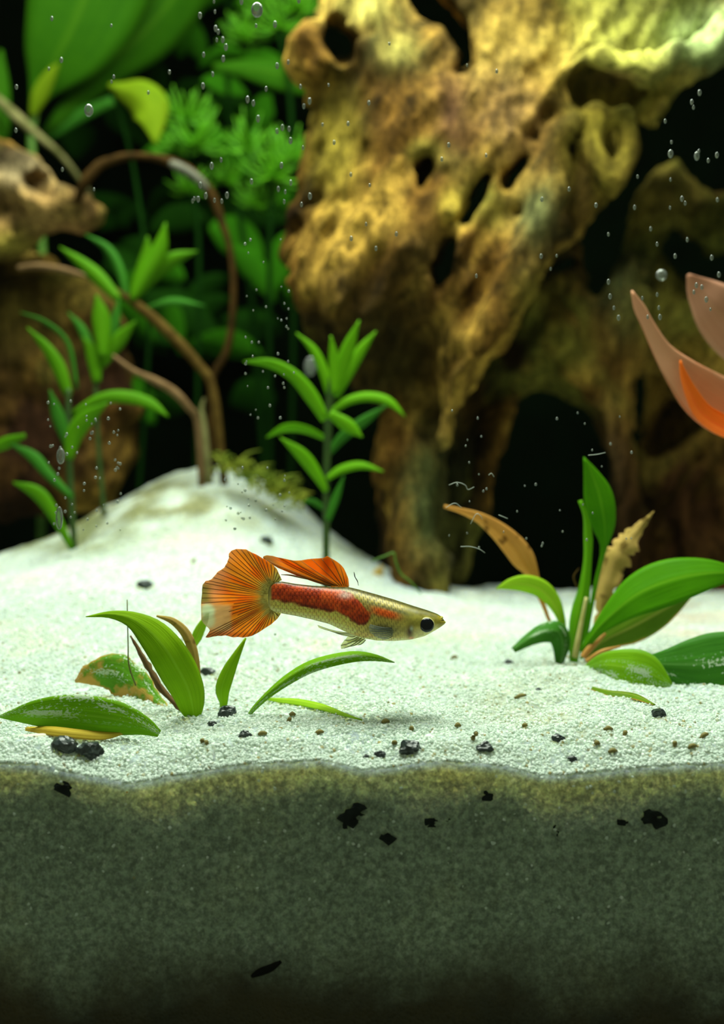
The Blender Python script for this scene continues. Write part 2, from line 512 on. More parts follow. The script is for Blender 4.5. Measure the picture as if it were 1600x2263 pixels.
def grains(name, pts, rmin, rmax, label):
    """countless loose grains: one object whose geometry nodes put a grain mesh on each point"""
    me = bpy.data.meshes.new(name)
    p = np.asarray(pts, float)
    org = np.array([0, p[:, 1].mean(), 3.0])
    me.vertices.add(len(p)); me.vertices.foreach_set('co', ((p - org) * CM).astype(np.float32).ravel())
    o = bpy.data.objects.new(name, me); C.objects.link(o)
    o.location = [c * CM for c in org]
    ng = bpy.data.node_groups.new(name + '_nodes', 'GeometryNodeTree')
    ng.interface.new_socket('Geometry', in_out='INPUT', socket_type='NodeSocketGeometry')
    ng.interface.new_socket('Geometry', in_out='OUTPUT', socket_type='NodeSocketGeometry')
    gi = ng.nodes.new('NodeGroupInput'); go = ng.nodes.new('NodeGroupOutput')
    ico = ng.nodes.new('GeometryNodeMeshIcoSphere'); ico.inputs['Radius'].default_value = 1.0; ico.inputs['Subdivisions'].default_value = 2
    sp = ng.nodes.new('GeometryNodeSetPosition')
    nz = ng.nodes.new('ShaderNodeTexNoise'); nz.inputs['Scale'].default_value = 1.1; nz.inputs['Detail'].default_value = 1
    vs = ng.nodes.new('ShaderNodeVectorMath'); vs.operation = 'SUBTRACT'; vs.inputs[1].default_value = (0.5, 0.5, 0.5)
    ng.links.new(nz.outputs['Color'], vs.inputs[0])
    ng.links.new(ico.outputs[0], sp.inputs['Geometry']); ng.links.new(vs.outputs[0], sp.inputs['Offset'])
    sm = ng.nodes.new('GeometryNodeSetMaterial'); sm.inputs['Material'].default_value = grain_m
    ng.links.new(sp.outputs[0], sm.inputs[0])
    ip = ng.nodes.new('GeometryNodeInstanceOnPoints')
    rr = ng.nodes.new('FunctionNodeRandomValue'); rr.data_type = 'FLOAT_VECTOR'
    rr.inputs[0].default_value = (0, 0, 0); rr.inputs[1].default_value = (6.28, 6.28, 6.28)
    rs = ng.nodes.new('FunctionNodeRandomValue'); rs.data_type = 'FLOAT_VECTOR'; rs.inputs['Seed'].default_value = 5
    rs.inputs[0].default_value = (rmin * CM,) * 3; rs.inputs[1].default_value = (rmax * CM,) * 3
    ng.links.new(gi.outputs[0], ip.inputs['Points']); ng.links.new(sm.outputs[0], ip.inputs['Instance'])
    ng.links.new(rr.outputs[0], ip.inputs['Rotation']); ng.links.new(rs.outputs[0], ip.inputs['Scale'])
    ng.links.new(ip.outputs[0], go.inputs[0])
    md = o.modifiers.new('grains', 'NODES'); md.node_group = ng
    return tag(o, label, 'sand', kind='stuff')

grain_m = mat_grain('loose_quartz_grain')
n = 50000
yy = 0.085 + 7.5 * rng.random(n) ** 1.7
xx = (rng.random(n) - 0.5) * (1.12 * (yy + 12.0))
gp = np.stack([xx, yy, sand_z(xx, yy) + rng.uniform(-0.015, 0.012, n)], -1)
m_ = 160
fx_ = rng.uniform(-4.9, 4.9, m_); sz_ = sand_z(fx_, np.full(m_, SY0)); fz_ = sz_ - (sz_ - 1.75) * rng.random(m_) ** 1.6
face_p = np.stack([fx_, rng.uniform(0.042, 0.058, m_), fz_], -1)
gp = np.concatenate([gp, face_p])
grains('sand_grains', gp, 0.016, 0.03, 'loose white sand grains strewn over the top of the sand bed')

# ------------------------------------------------------------------ sculpting by distance field
def polydist_img(poly, x0, x1, y0, y1, st=6):
    """signed inside distance (px, positive inside) of a closed outline, sampled on a grid"""
    xs = np.arange(x0, x1 + st, st, dtype=float); ys = np.arange(y0, y1 + st, st, dtype=float)
    X, Y = np.meshgrid(xs, ys, indexing='ij')
    d = np.full(X.shape, 1e9); ins = np.zeros(X.shape, bool)
    p = np.asarray(poly, float)
    for a, b in zip(p, np.roll(p, -1, 0)):
        e = b - a; L2 = max((e * e).sum(), 1e-9)
        t = np.clip(((X - a[0]) * e[0] + (Y - a[1]) * e[1]) / L2, 0, 1)
        d = np.minimum(d, np.hypot(X - a[0] - t * e[0], Y - a[1] - t * e[1]))
        c = (a[1] > Y) != (b[1] > Y)
        with np.errstate(divide='ignore', invalid='ignore'):
            xi = a[0] + (Y - a[1]) * e[0] / (e[1] if e[1] != 0 else 1e-9)
        ins ^= c & (X < xi)
    return (xs, ys, st, np.where(ins, d, -d))

def samp(img, px, py):
    xs, ys, st, D = img
    u = np.clip((px - xs[0]) / st, 0, D.shape[0] - 1.001); v = np.clip((py - ys[0]) / st, 0, D.shape[1] - 1.001)
    i = u.astype(int); j = v.astype(int); fu = u - i; fv = v - j
    return (D[i, j] * (1 - fu) * (1 - fv) + D[i + 1, j] * fu * (1 - fv) + D[i, j + 1] * (1 - fu) * fv + D[i + 1, j + 1] * fu * fv)

def smin(a, b, k):
    h = np.clip(0.5 + 0.5 * (b - a) / k, 0, 1)
    return b + (a - b) * h - k * h * (1 - h)

class Field:
    wx = None
    def __init__(s, lo, hi, h):
        s.lo = np.array(lo, float); s.h = h
        s.n = np.ceil((np.array(hi) - s.lo) / h).astype(int) + 1
        ax = [s.lo[i] + h * np.arange(s.n[i]) for i in range(3)]
        s.X, s.Y, s.Z = np.meshgrid(*ax, indexing='ij')
        s.D = s.Y - CAM[1]
        s.px = s.X / s.D * FPX + 800; s.py = 1131.5 - (s.Z - CAM[2]) / s.D * FPX
        s.F = np.full(s.X.shape, 50.0)
    def lobe(s, poly, d0, R, k=0.5, squash=1.0):
        p = np.asarray(poly, float)
        img = polydist_img(poly, p[:, 0].min() - 300, p[:, 0].max() + 300, p[:, 1].min() - 300, p[:, 1].max() + 300)
        ins = samp(img, s.px, s.py) * s.D / FPX
        dd = (s.D - (d0(s.px, s.py) if callable(d0) else d0)) / squash
        f = np.hypot(np.maximum(R - ins, 0), dd) - R
        s.F = smin(s.F, f, k)
    def seg(s, pts, sub=False, k=0.35, depth=None):
        """chain of tapered capsules (px, py, d, r_px); sub carves instead of adding"""
        f = np.full(s.F.shape, 50.0)
        for a, b in zip(pts[:-1], pts[1:]):
            pa, pb = P(*a[:3]), P(*b[:3]); ra, rb = L(a[3], a[2]), L(b[3], b[2])
            e = pb - pa
            t = np.clip(((s.X - pa[0]) * e[0] + (s.Y - pa[1]) * e[1] + (s.Z - pa[2]) * e[2]) / (e @ e + 1e-9), 0, 1)
            f = np.minimum(f, np.sqrt((s.X - pa[0] - t * e[0])**2 + (s.Y - pa[1] - t * e[1])**2 + (s.Z - pa[2] - t * e[2])**2) - (ra + (rb - ra) * t))
        s.F = -smin(-s.F, f, k) if sub else smin(s.F, f, k)
    def bore(s, pts, d1, k=0.2):
        """a hole bored along the depth: 2-D capsule chain in the picture plane of the wood (px, py, r_px), down to distance d1"""
        f = np.full(s.F.shape, 50.0)
        if s.wx is None:
            s.wx = s.px + 17 * vnoise(s.X * 1.5, s.Y * 1.2, s.Z * 1.5, 5) + 9 * vnoise(s.X * 3.6, s.Y * 3, s.Z * 3.6, 6)
            s.wy = s.py + 17 * vnoise(s.X * 1.5, s.Y * 1.2, s.Z * 1.5, 15) + 9 * vnoise(s.X * 3.6, s.Y * 3, s.Z * 3.6, 16)
        for a, b in zip(pts[:-1], pts[1:]):
            ex, ey = b[0] - a[0], b[1] - a[1]
            t = np.clip(((s.wx - a[0]) * ex + (s.wy - a[1]) * ey) / (ex * ex + ey * ey + 1e-9), 0, 1)
            f = np.minimum(f, (np.hypot(s.wx - a[0] - t * ex, s.wy - a[1] - t * ey) - (a[2] + (b[2] - a[2]) * t)) * s.D / FPX)
        f = np.maximum(f, s.D - d1)
        s.F = -smin(-s.F, f, k)          # max(F, -f)
    def mesh(s):
        F = s.F.copy()
        for ax in range(3):
            sl = [slice(None)] * 3; sl[ax] = 0; F[tuple(sl)] = np.maximum(F[tuple(sl)], 0.05)
            sl[ax] = -1; F[tuple(sl)] = np.maximum(F[tuple(sl)], 0.05)
        inside = F < 0
        n = F.shape
        acc = np.zeros((n[0]-1, n[1]-1, n[2]-1, 3)); cnt = np.zeros((n[0]-1, n[1]-1, n[2]-1))
        corners = [(a, b, c) for a in (0, 1) for b in (0, 1) for c in (0, 1)]
        sl = lambda o: tuple(slice(o[i], n[i] - 1 + o[i]) for i in range(3))
        cube = sum(inside[sl(c)].astype(int) for c in corners)
        act = (cube > 0) & (cube < 8)
        idx = np.argwhere(act)
        vid = -np.ones(act.shape, np.int64); vid[act] = np.arange(len(idx))
        pos = np.zeros((len(idx), 3)); c_ = np.zeros(len(idx))
        for a in corners:
            for ax in range(3):
                if a[ax]: continue
                b = list(a); b[ax] = 1
                fa = F[idx[:, 0] + a[0], idx[:, 1] + a[1], idx[:, 2] + a[2]]
                fb = F[idx[:, 0] + b[0], idx[:, 1] + b[1], idx[:, 2] + b[2]]
                m = (fa < 0) != (fb < 0)
                t = np.where(m, fa / np.where(m, fa - fb, 1), 0)
                q = np.tile(np.array(a, float), (len(idx), 1)); q[:, ax] = t
                pos[m] += q[m]; c_[m] += 1
        pos = pos / c_[:, None] + idx
        V = s.lo + pos * s.h
        Q = []
        for ax in range(3):
            u, w = (ax + 1) % 3, (ax + 2) % 3
            i0 = [slice(None)] * 3; i1 = [slice(None)] * 3
            i0[ax] = slice(0, n[ax] - 1); i1[ax] = slice(1, n[ax])
            A, B = inside[tuple(i0)], inside[tuple(i1)]
            e = np.argwhere(A != B)
            ok = (e[:, u] > 0) & (e[:, w] > 0) & (e[:, u] < n[u] - 1) & (e[:, w] < n[w] - 1)
            e = e[ok]
            def cell(du, dw):
                c = e.copy(); c[:, u] -= du; c[:, w] -= dw
                return vid[c[:, 0], c[:, 1], c[:, 2]]
            q = np.stack([cell(1, 1), cell(0, 1), cell(0, 0), cell(1, 0)], -1)
            fl = ~A[e[:, 0], e[:, 1], e[:, 2]]
            q[fl] = q[fl][:, ::-1]
            Q.append(q)
        return V, np.concatenate(Q)

def wood_colour(V, blobs, seed, dark=0.0):
    x, y, z = V.T
    a = (-0.53 * x - 0.85 * z); b = (0.85 * x - 0.53 * z)
    n1 = fbm(a * 0.22, b * 0.55, y * 0.45, 4, seed)
    n2 = fbm(a * 0.5, b * 1.3, y * 1.0, 3, seed + 50)
    n3 = fbm(x * 0.35, y * 0.35, z * 0.35, 3, seed + 90)
    t = np.clip(0.47 + 0.62 * n1 + 0.42 * n2, 0, 1)[:, None]
    c0 = np.array([0.014, 0.006, 0.0012]); c1 = np.array([0.145, 0.070, 0.011]); c2 = np.array([0.52, 0.305, 0.052])
    col = np.where(t < 0.5, c0 + (c1 - c0) * t * 2, c1 + (c2 - c1) * (t * 2 - 1))
    line = 1 - np.abs(fbm(a * 0.4, b * 2.2, y * 1.6, 3, seed + 7))
    col = col * (1 - 0.75 * sstep(0.86, 1.0, line)[:, None])
    g = sstep(0.15, 0.55, n3)[:, None] * 0.55
    col = col * (1 - g) + np.array([0.20, 0.20, 0.03]) * g
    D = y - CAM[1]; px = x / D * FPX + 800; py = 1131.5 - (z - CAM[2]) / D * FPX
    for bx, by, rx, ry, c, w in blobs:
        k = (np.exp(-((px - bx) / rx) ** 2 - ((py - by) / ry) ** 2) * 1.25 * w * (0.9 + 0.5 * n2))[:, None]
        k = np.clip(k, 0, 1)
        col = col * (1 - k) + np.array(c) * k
    return col

def build_stump():
    f = Field((-3.6, 6.5, 2.6), (13.4, 22.2, 20.6), 0.125)
    T = [(690, -400), (668, -100), (678, 60), (690, 200), (704, 310), (690, 420), (655, 495), (632, 535), (638, 600), (652, 660), (690, 720), (740, 760),
         (820, 740), (890, 690), (945, 730), (965, 800), (972, 900), (985, 985), (1010, 905), (1050, 840), (1105, 770), (1150, 700), (1185, 625),
         (1235, 555), (1265, 538), (1330, 468), (1390, 420), (1402, 375), (1425, 300), (1480, 215), (1530, 180), (1600, 128), (1720, 120), (1900, 130), (2000, -400)]  # trunk widened out of view at upper right to shade the back wood
    f.lobe(T, lambda px, py: 25.2 - 1.3 * (py - 500) / 500.0, 2.5, 0.5)
    Lw = [(655, 560), (690, 760), (760, 850), (825, 905), (845, 965), (834, 1040), (832, 1120), (842, 1220), (870, 1345), (1010, 1345), (994, 1200), (988, 1080),
          (992, 960), (1030, 800), (1030, 560)]
    f.lobe(Lw, 26.2, 1.6, 0.6)
    M = [(1000, 1345), (1030, 1120), (1062, 980), (1105, 900), (1200, 872), (1290, 895), (1340, 960), (1362, 1060), (1374, 1180), (1384, 1345), (1440, 1345), (1410, 1000), (1402, 850),
         (1430, 680), (1400, 560), (1325, 640), (1300, 560), (1240, 500), (1150, 560), (1050, 700), (975, 860), (960, 1345)]
    f.lobe(M, 28.6, 1.3, 0.5)
    Dp = [(1388, 600), (1398, 470), (1440, 398), (1490, 366), (1540, 432), (1620, 425), (1900, 400), (1900, 1345), (1384, 1345), (1408, 1100), (1410, 900), (1398, 720)]
    f.lobe(Dp, 31.0, 1.7, 0.5)
    # bulging ridges and lips on the trunk
    f.seg([(1225, 215, 23.4, 26), (1320, 135, 23.2, 34), (1430, 165, 23.2, 30), (1560, 95, 23.6, 60), (1700, 40, 24, 70)])
    f.seg([(1000, 120, 24.2, 50), (985, 330, 23.8, 46), (900, 560, 23.4, 50), (840, 680, 23.6, 40)], k=0.6)
    f.seg([(700, 120, 24.6, 60), (820, 130, 24.2, 30), (930, 190, 23.8, 24), (985, 300, 23.4, 22)])
    f.seg([(1230, 300, 23.3, 30), (1180, 480, 23.0, 40), (1080, 720, 22.6, 44), (1010, 860, 22.9, 22)], k=0.6)
    f.seg([(1075, 250, 24.0, 60), (1000, 480, 23.4, 34), (960, 640, 23.2, 26)], k=0.5)
    f.seg([(700, 470, 24.2, 40), (760, 560, 23.8, 50), (700, 660, 23.9, 30)], k=0.6)
    f.seg([(650, 540, 24.6, 16), (690, 440, 24.9, 22), (720, 330, 25.2, 40)], k=0.5)
    f.seg([(930, 900, 25.0, 34), (905, 1080, 24.6, 40), (925, 1320, 24.2, 60)], k=0.6)
    f.seg([(870, 930, 25.2, 30), (850, 1080, 25.0, 22)], k=0.4)
    f.seg([(1120, 910, 27.6, 24), (1060, 1040, 26.4, 22), (1015, 1330, 25.6, 34)], k=0.5)
    f.seg([(1150, 640, 27.4, 40), (1240, 760, 27.0, 46), (1350, 900, 27.2, 26), (1378, 1200, 27.2, 16)], k=0.5)
    f.seg([(1420, 720, 29.0, 30), (1370, 820, 28.0, 30), (1380, 1010, 27.4, 18)], k=0.5)
    f.seg([(1450, 460, 29.8, 34), (1425, 600, 29.2, 26), (1470, 700, 29.0, 50), (1570, 720, 29.2, 40)], k=0.5)
    f.seg([(1440, 1000, 30.0, 26), (1520, 1150, 29.2, 30), (1580, 1330, 28.6, 50)], k=0.5)
    f.seg([(1560, 900, 30.0, 40), (1600, 1100, 29.4, 40), (1660, 1330, 28.6, 60)], k=0.5)
    # knees of wood growth: coarse grain along the flow of the root, then finer lumps
    a = (-0.53 * f.X - 0.85 * f.Z); b = (0.85 * f.X - 0.53 * f.Z)
    near = np.abs(f.F) < 1.6
    nz = np.zeros(f.F.shape)
    A, B, Y, X, Z = a[near], b[near], f.Y[near], f.X[near], f.Z[near]
    r1 = 1 - np.abs(fbm(A * 0.16, B * 0.62, Y * 0.5, 3, 21))
    r2 = 1 - np.abs(fbm(A * 0.45, B * 1.7, Y * 1.1, 2, 23))
    nz[near] = 0.36 * (r1 - 0.72) + 0.26 * (r2 - 0.7) + 0.16 * fbm(A * 0.35, B * 0.9, Y * 0.8, 3, 33) + 0.13 * fbm(X * 2.1, Y * 2.1, Z * 2.1, 2, 44)
    f.F = f.F - nz
    # holes and clefts
    f.seg([(1018, 190, 23.3, 16), (1004, 330, 22.9, 20), (988, 560, 22.5, 24), (976, 650, 22.4, 24), (966, 800, 22.8, 20)], sub=True, k=0.25)
    f.seg([(830, 560, 22.9, 18), (800, 640, 22.9, 22), (760, 690, 23.0, 16)], sub=True, k=0.4)
    f.bore([(742, 82, 34), (752, 100, 40)], 60)
    f.bore([(905, -60, 40), (940, 10, 44), (985, 45, 26)], 60)
    f.bore([(985, 40, 28), (1020, 80, 34), (1035, 140, 18), (1010, 165, 10)], 60)
    f.bore([(1074, 390, 12), (1055, 440, 24), (1030, 490, 15)], 60)
    f.bore([(1152, 364, 19), (1130, 395, 20), (1112, 425, 12)], 60)
    f.bore([(995, 540, 18), (985, 590, 31), (978, 632, 18)], 60)
    f.bore([(945, 352, 22), (935, 410, 14)], 25.0)
    f.bore([(1420, 300, 30), (1360, 450, 26), (1318, 560, 36), (1320, 640, 20)], 60, 0.15)
    f.bore([(1250, 575, 18), (1225, 600, 14)], 60)
    f.bore([(1298, 190, 46), (1370, 203, 40), (1415, 205, 16)], 25.6)
    f.bore([(1262, 330, 16), (1290, 300, 20)], 24.6)
    f.bore([(1405, 262, 9), (1410, 272, 7)], 27)
    f.bore([(1490, 540, 38), (1545, 590, 44), (1640, 590, 30)], 60)
    f.bore([(1450, 860, 46), (1440, 980, 40), (1500, 930, 40)], 31.5)
    f.bore([(1190, 980, 60), (1200, 1330, 130)], 60, 0.3)
    f.bore([(1300, 1010, 30), (1310, 1330, 48)], 60, 0.3)
    f.bore([(1050, 1240, 10), (1045, 1345, 24)], 60)
    # the knob inside the recess under the lip
    f.seg([(1315, 250, 24.0, 26), (1300, 330, 23.6, 30), (1345, 400, 23.4, 26), (1352, 432, 23.4, 12)], k=0.2)
    f.seg([(1300, 275, 23.7, 18), (1380, 255, 23.8, 22), (1392, 330, 23.8, 26), (1362, 400, 23.5, 22)], k=0.25)
    f.seg([(1010, 430, 23.2, 10), (1000, 470, 22.9, 13)], k=0.1)
    f.seg([(965, 355, 23.4, 8), (985, 362, 23.0, 11), (1000, 350, 23.4, 9)], k=0.1)
    V, Q = f.mesh()
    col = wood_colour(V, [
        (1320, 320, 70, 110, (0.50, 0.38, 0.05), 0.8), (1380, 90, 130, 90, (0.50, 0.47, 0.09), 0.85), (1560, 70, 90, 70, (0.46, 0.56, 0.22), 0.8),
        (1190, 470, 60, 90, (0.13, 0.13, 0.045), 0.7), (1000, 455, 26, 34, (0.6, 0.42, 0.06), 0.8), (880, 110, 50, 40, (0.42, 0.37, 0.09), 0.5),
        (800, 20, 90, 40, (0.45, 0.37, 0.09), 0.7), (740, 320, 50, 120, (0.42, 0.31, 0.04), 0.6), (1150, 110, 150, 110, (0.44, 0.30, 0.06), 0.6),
        (1000, 250, 40, 120, (0.11, 0.05, 0.02), 0.7), (830, 780, 170, 130, (0.045, 0.03, 0.006), 0.9), (770, 640, 60, 50, (0.06, 0.035, 0.008), 0.7), (930, 560, 60, 70, (0.08, 0.05, 0.014), 0.5),  # blob on the set back lower left paints the overhang's shade
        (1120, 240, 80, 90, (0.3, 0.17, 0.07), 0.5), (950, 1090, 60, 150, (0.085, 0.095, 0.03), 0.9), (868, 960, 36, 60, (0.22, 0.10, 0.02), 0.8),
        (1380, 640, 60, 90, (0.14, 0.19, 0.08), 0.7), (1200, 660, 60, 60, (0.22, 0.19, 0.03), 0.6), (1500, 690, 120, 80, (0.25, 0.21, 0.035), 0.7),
        (1480, 430, 90, 70, (0.27, 0.19, 0.04), 0.7), (1500, 1150, 170, 200, (0.05, 0.02, 0.006), 0.95), (1010, 1200, 40, 150, (0.045, 0.04, 0.018), 0.6),  # dark lower right blob: brown wood with shade painted in
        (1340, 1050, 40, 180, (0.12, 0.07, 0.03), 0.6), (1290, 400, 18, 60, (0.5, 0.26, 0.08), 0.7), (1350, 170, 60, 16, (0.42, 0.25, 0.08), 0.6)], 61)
    return V, Q, col

wood_m = mat_wood('waterlogged_root_wood')
V_, Q_, col_ = build_stump()
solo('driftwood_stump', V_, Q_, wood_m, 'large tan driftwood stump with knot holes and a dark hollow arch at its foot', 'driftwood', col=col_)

def build_left_wood():
    f = Field((-16.5, 14.0, 3.5), (-5.0, 22.0, 18.5), 0.14)
    U = [(-400, 180), (-60, 285), (0, 312), (60, 345), (112, 372), (150, 430), (212, 462), (220, 492), (182, 530), (140, 520), (100, 545), (40, 562), (0, 570), (-400, 600)]
    f.lobe(U, 29.0, 1.3, 0.4)
    B = [(-400, 540), (0, 560), (90, 565), (190, 612), (250, 650), (288, 740), (300, 850), (300, 1000), (250, 1130), (-400, 1200)]
    f.lobe(B, 31.5, 1.5, 0.5)
    f.seg([(-40, 330, 28.0, 30), (60, 380, 27.8, 22), (150, 455, 27.9, 20), (205, 480, 28.4, 14)], k=0.3)
    f.seg([(-40, 520, 27.8, 30), (40, 520, 27.7, 20), (110, 530, 27.9, 14)], k=0.3)
    f.seg([(120, 420, 27.9, 14), (60, 430, 27.5, 16), (-40, 400, 27.6, 26)], k=0.3)
    near = np.abs(f.F) < 1.4
    X, Y, Z = f.X[near], f.Y[near], f.Z[near]
    nz = np.zeros(f.F.shape)
    nz[near] = 0.32 * fbm(X * 0.45, Y * 0.7, Z * 0.9, 3, 71) + 0.12 * fbm(X * 1.8, Y * 1.8, Z * 1.8, 2, 72)
    f.F = f.F - nz
    f.bore([(70, 405, 22), (110, 410, 26)], 28.6)
    V, Q = f.mesh()
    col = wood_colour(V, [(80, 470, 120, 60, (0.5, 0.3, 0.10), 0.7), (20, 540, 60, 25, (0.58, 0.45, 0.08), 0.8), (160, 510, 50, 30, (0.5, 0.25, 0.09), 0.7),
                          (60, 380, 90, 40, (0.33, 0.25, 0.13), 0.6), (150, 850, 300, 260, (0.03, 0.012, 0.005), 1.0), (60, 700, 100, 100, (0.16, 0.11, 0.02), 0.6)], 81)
    return V, Q, col
V_, Q_, col_ = build_left_wood()
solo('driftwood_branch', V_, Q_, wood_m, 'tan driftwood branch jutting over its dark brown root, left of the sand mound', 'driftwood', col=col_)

# ------------------------------------------------------------------ leaves, stems
def leaf_mesh(pts, hw, roll=0.0, fold=0.25, wave=0.0, thick=0.022, nu=18, nv=7, seed=0, ragged=0.0, curl=0.0):
    """pts: centre line in cm, base first; hw: half widths in cm at the same stations. Returns verts, faces, uv of a closed thin shell."""
    pts = np.asarray(pts, float); hw = np.asarray(hw, float)
    c = catmull(pts, nu); w = np.maximum(catmull(hw, nu)[:, 0], 0.004)
    T = nrm(np.gradient(c, axis=0))
    view = nrm(c - np.array(CAM))
    S = nrm(np.cross(T, view)); Nn = nrm(np.cross(S, T))
    ang = np.radians(catmull(np.atleast_1d(roll), nu)[:, 0] if np.ndim(roll) else np.full(nu, roll))[:, None]
    iu = np.arange(nu) * 0.9
    rag = 1 + ragged * np.stack([0.6 * vnoise(iu, 3.0, seed) + 0.8 * vnoise(iu * 2.3, (1.0 if q < 0 else 9.0), seed) for q in np.linspace(-1, 1, nv)], 1)
    S2 = S * np.cos(ang) + Nn * np.sin(ang)
    N2 = nrm(np.cross(S2, T))
    v = np.linspace(-1, 1, nv)
    u = np.linspace(0, 1, nu)
    ph = seed * 1.7
    off = fold * np.abs(v)[None, :] * w[:, None] - curl * (v**2)[None, :] * w[:, None] + wave * np.sin(u[:, None] * 17 + ph + v[None, :] * 2) * np.abs(v)[None, :] * w[:, None]
    mid = c[:, None, :] + S2[:, None, :] * (v[None, :, None] * w[:, None, None] * rag[:, :, None]) + N2[:, None, :] * off[:, :, None]
    th = thick * (1 - 0.75 * v**2)[None, :, None] * np.ones((nu, 1, 1))
    rb = 0.8 * thick * np.exp(-(v / 0.16) ** 2)[None, :, None] * (1 - u * 0.8)[:, None, None]
    A = mid + N2[:, None, :] * th / 2; B = mid - N2[:, None, :] * (th / 2 + rb)
    V = np.concatenate([A.reshape(-1, 3), B.reshape(-1, 3)])
    I = np.arange(nu * nv).reshape(nu, nv); J = I + nu * nv
    q = lambda a, b, c_, d: np.stack([a, b, c_, d], -1).reshape(-1, 4)
    F = np.concatenate([q(I[:-1, :-1], I[:-1, 1:], I[1:, 1:], I[1:, :-1]), q(J[:-1, :-1], J[1:, :-1], J[1:, 1:], J[:-1, 1:]),
                        q(I[:-1, 0], I[1:, 0], J[1:, 0], J[:-1, 0]), q(I[:-1, -1], J[:-1, -1], J[1:, -1], I[1:, -1]),
                        q(I[0, :-1], J[0, :-1], J[0, 1:], I[0, 1:]), q(I[-1, :-1], I[-1, 1:], J[-1, 1:], J[-1, :-1])])
    uv = np.stack([np.repeat(u, nv), np.tile((v + 1) / 2, nu)], -1)
    return V, F, np.concatenate([uv, uv])

def px_leaf(st, **k):
    """st: list of (px, py, distance, half width px), base first"""
    st = np.asarray(st, float)
    return leaf_mesh([P(*q[:3]) for q in st], [L(q[3], q[2]) for q in st], **k)

def tube_mesh(pts, r, n=20, m=8, rough=0.0, seed=0):
    c = catmull(pts, n); rr = catmull(np.atleast_1d(r) if np.ndim(r) else [r, r], n)[:, 0]
    T = nrm(np.gradient(c, axis=0))
    up = np.array([0.13, 0.9, 0.4])
    S = nrm(np.cross(T, up)); N2 = np.cross(S, T)
    a = np.linspace(0, 2 * np.pi, m, endpoint=False)
    k = 1 + rough * vnoise(np.arange(n)[:, None] * 0.9, np.cos(a)[None] * 1.3, np.sin(a)[None] * 1.3, seed)
    V = c[:, None] + rr[:, None, None] * k[:, :, None] * (S[:, None] * np.cos(a)[None, :, None] + N2[:, None] * np.sin(a)[None, :, None])
    V = np.concatenate([V.reshape(-1, 3), c[:1], c[-1:]])
    F = []
    for i in range(n - 1):
        for j in range(m):
            F.append((i * m + j, i * m + (j + 1) % m, (i + 1) * m + (j + 1) % m, (i + 1) * m + j))
    for j in range(m):
        F.append((n * m, (j + 1) % m, j)); F.append((n * m + 1, (n - 1) * m + j, (n - 1) * m + (j + 1) % m))
    return V, F

def px_tube(st, **k):
    st = np.asarray(st, float)
    return tube_mesh([P(*q[:3]) for q in st], [L(q[3], q[2]) for q in st], **k)

G_BRIGHT = mat_leaf('sword_leaf_green', (0.04, 0.17, 0.002, 1), (0.10, 0.31, 0.005, 1), rib=(0.17, 0.38, 0.015, 1), trans=0.45)
G_CRYPT = mat_leaf('young_leaf_green', (0.13, 0.27, 0.003, 1), (0.29, 0.45, 0.010, 1), rib=(0.28, 0.44, 0.03, 1), edge=(0.10, 0.17, 0.02, 1), edge_amt=0.5, trans=0.45)
G_SPOT = mat_leaf('spotted_leaf_green', (0.09, 0.23, 0.003, 1), (0.20, 0.39, 0.010, 1), rib=(0.25, 0.42, 0.03, 1), edge=(0.12, 0.25, 0.04, 1), edge_amt=0.5, spots=1.0, trans=0.4)
G_DARK = mat_leaf('dark_leaf_green', (0.012, 0.07, 0.006, 1), (0.05, 0.18, 0.015, 1), rib=(0.1, 0.24, 0.05, 1), spots=0.2, trans=0.25)
G_OLIVE = mat_leaf('olive_leaf', (0.05, 0.11, 0.004, 1), (0.13, 0.22, 0.015, 1), rib=(0.3, 0.3, 0.06, 1), edge=(0.5, 0.22, 0.04, 1), edge_amt=0.9, trans=0.3)
G_SICK = mat_leaf('browning_leaf', (0.045, 0.16, 0.006, 1), (0.13, 0.28, 0.02, 1), edge=(0.42, 0.22, 0.04, 1), edge_amt=0.8, blotch=(0.42, 0.26, 0.06, 1), blotch_amt=0.55, spots=0.5, trans=0.3)
G_DEAD = mat_leaf('dead_tan_leaf', (0.36, 0.15, 0.025, 1), (0.62, 0.34, 0.09, 1), rib=(0.5, 0.25, 0.05, 1), blotch=(0.16, 0.07, 0.012, 1), blotch_amt=0.2, trans=0.35, rough=0.7)
G_ROT = mat_leaf('decaying_leaf', (0.26, 0.20, 0.03, 1), (0.50, 0.32, 0.12, 1), edge=(0.36, 0.2, 0.08, 1), edge_amt=0.7, blotch=(0.14, 0.09, 0.02, 1), blotch_amt=0.22, trans=0.3, rough=0.8)
G_YELLOW = mat_leaf('yellowed_leaf', (0.36, 0.24, 0.02, 1), (0.6, 0.45, 0.06, 1), edge=(0.36, 0.17, 0.02, 1), edge_amt=0.6, trans=0.35)
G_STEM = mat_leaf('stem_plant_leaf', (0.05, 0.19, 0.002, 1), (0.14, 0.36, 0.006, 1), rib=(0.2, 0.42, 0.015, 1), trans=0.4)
G_STEMM = mat_leaf('dim_stem_plant_leaf', (0.03, 0.12, 0.0015, 1), (0.085, 0.24, 0.004, 1), rib=(0.12, 0.28, 0.01, 1), trans=0.4)  # dimmed copy of the stem leaf, shade put into its colour
G_STEMD = mat_leaf('shaded_stem_leaf', (0.012, 0.075, 0.006, 1), (0.04, 0.17, 0.012, 1), rib=(0.07, 0.2, 0.03, 1), trans=0.35)  # darkest copy of the stem leaf, shade painted into the colour
G_LIME = mat_leaf('lime_leaf', (0.16, 0.33, 0.008, 1), (0.36, 0.52, 0.03, 1), rib=(0.5, 0.55, 0.08, 1), trans=0.45)
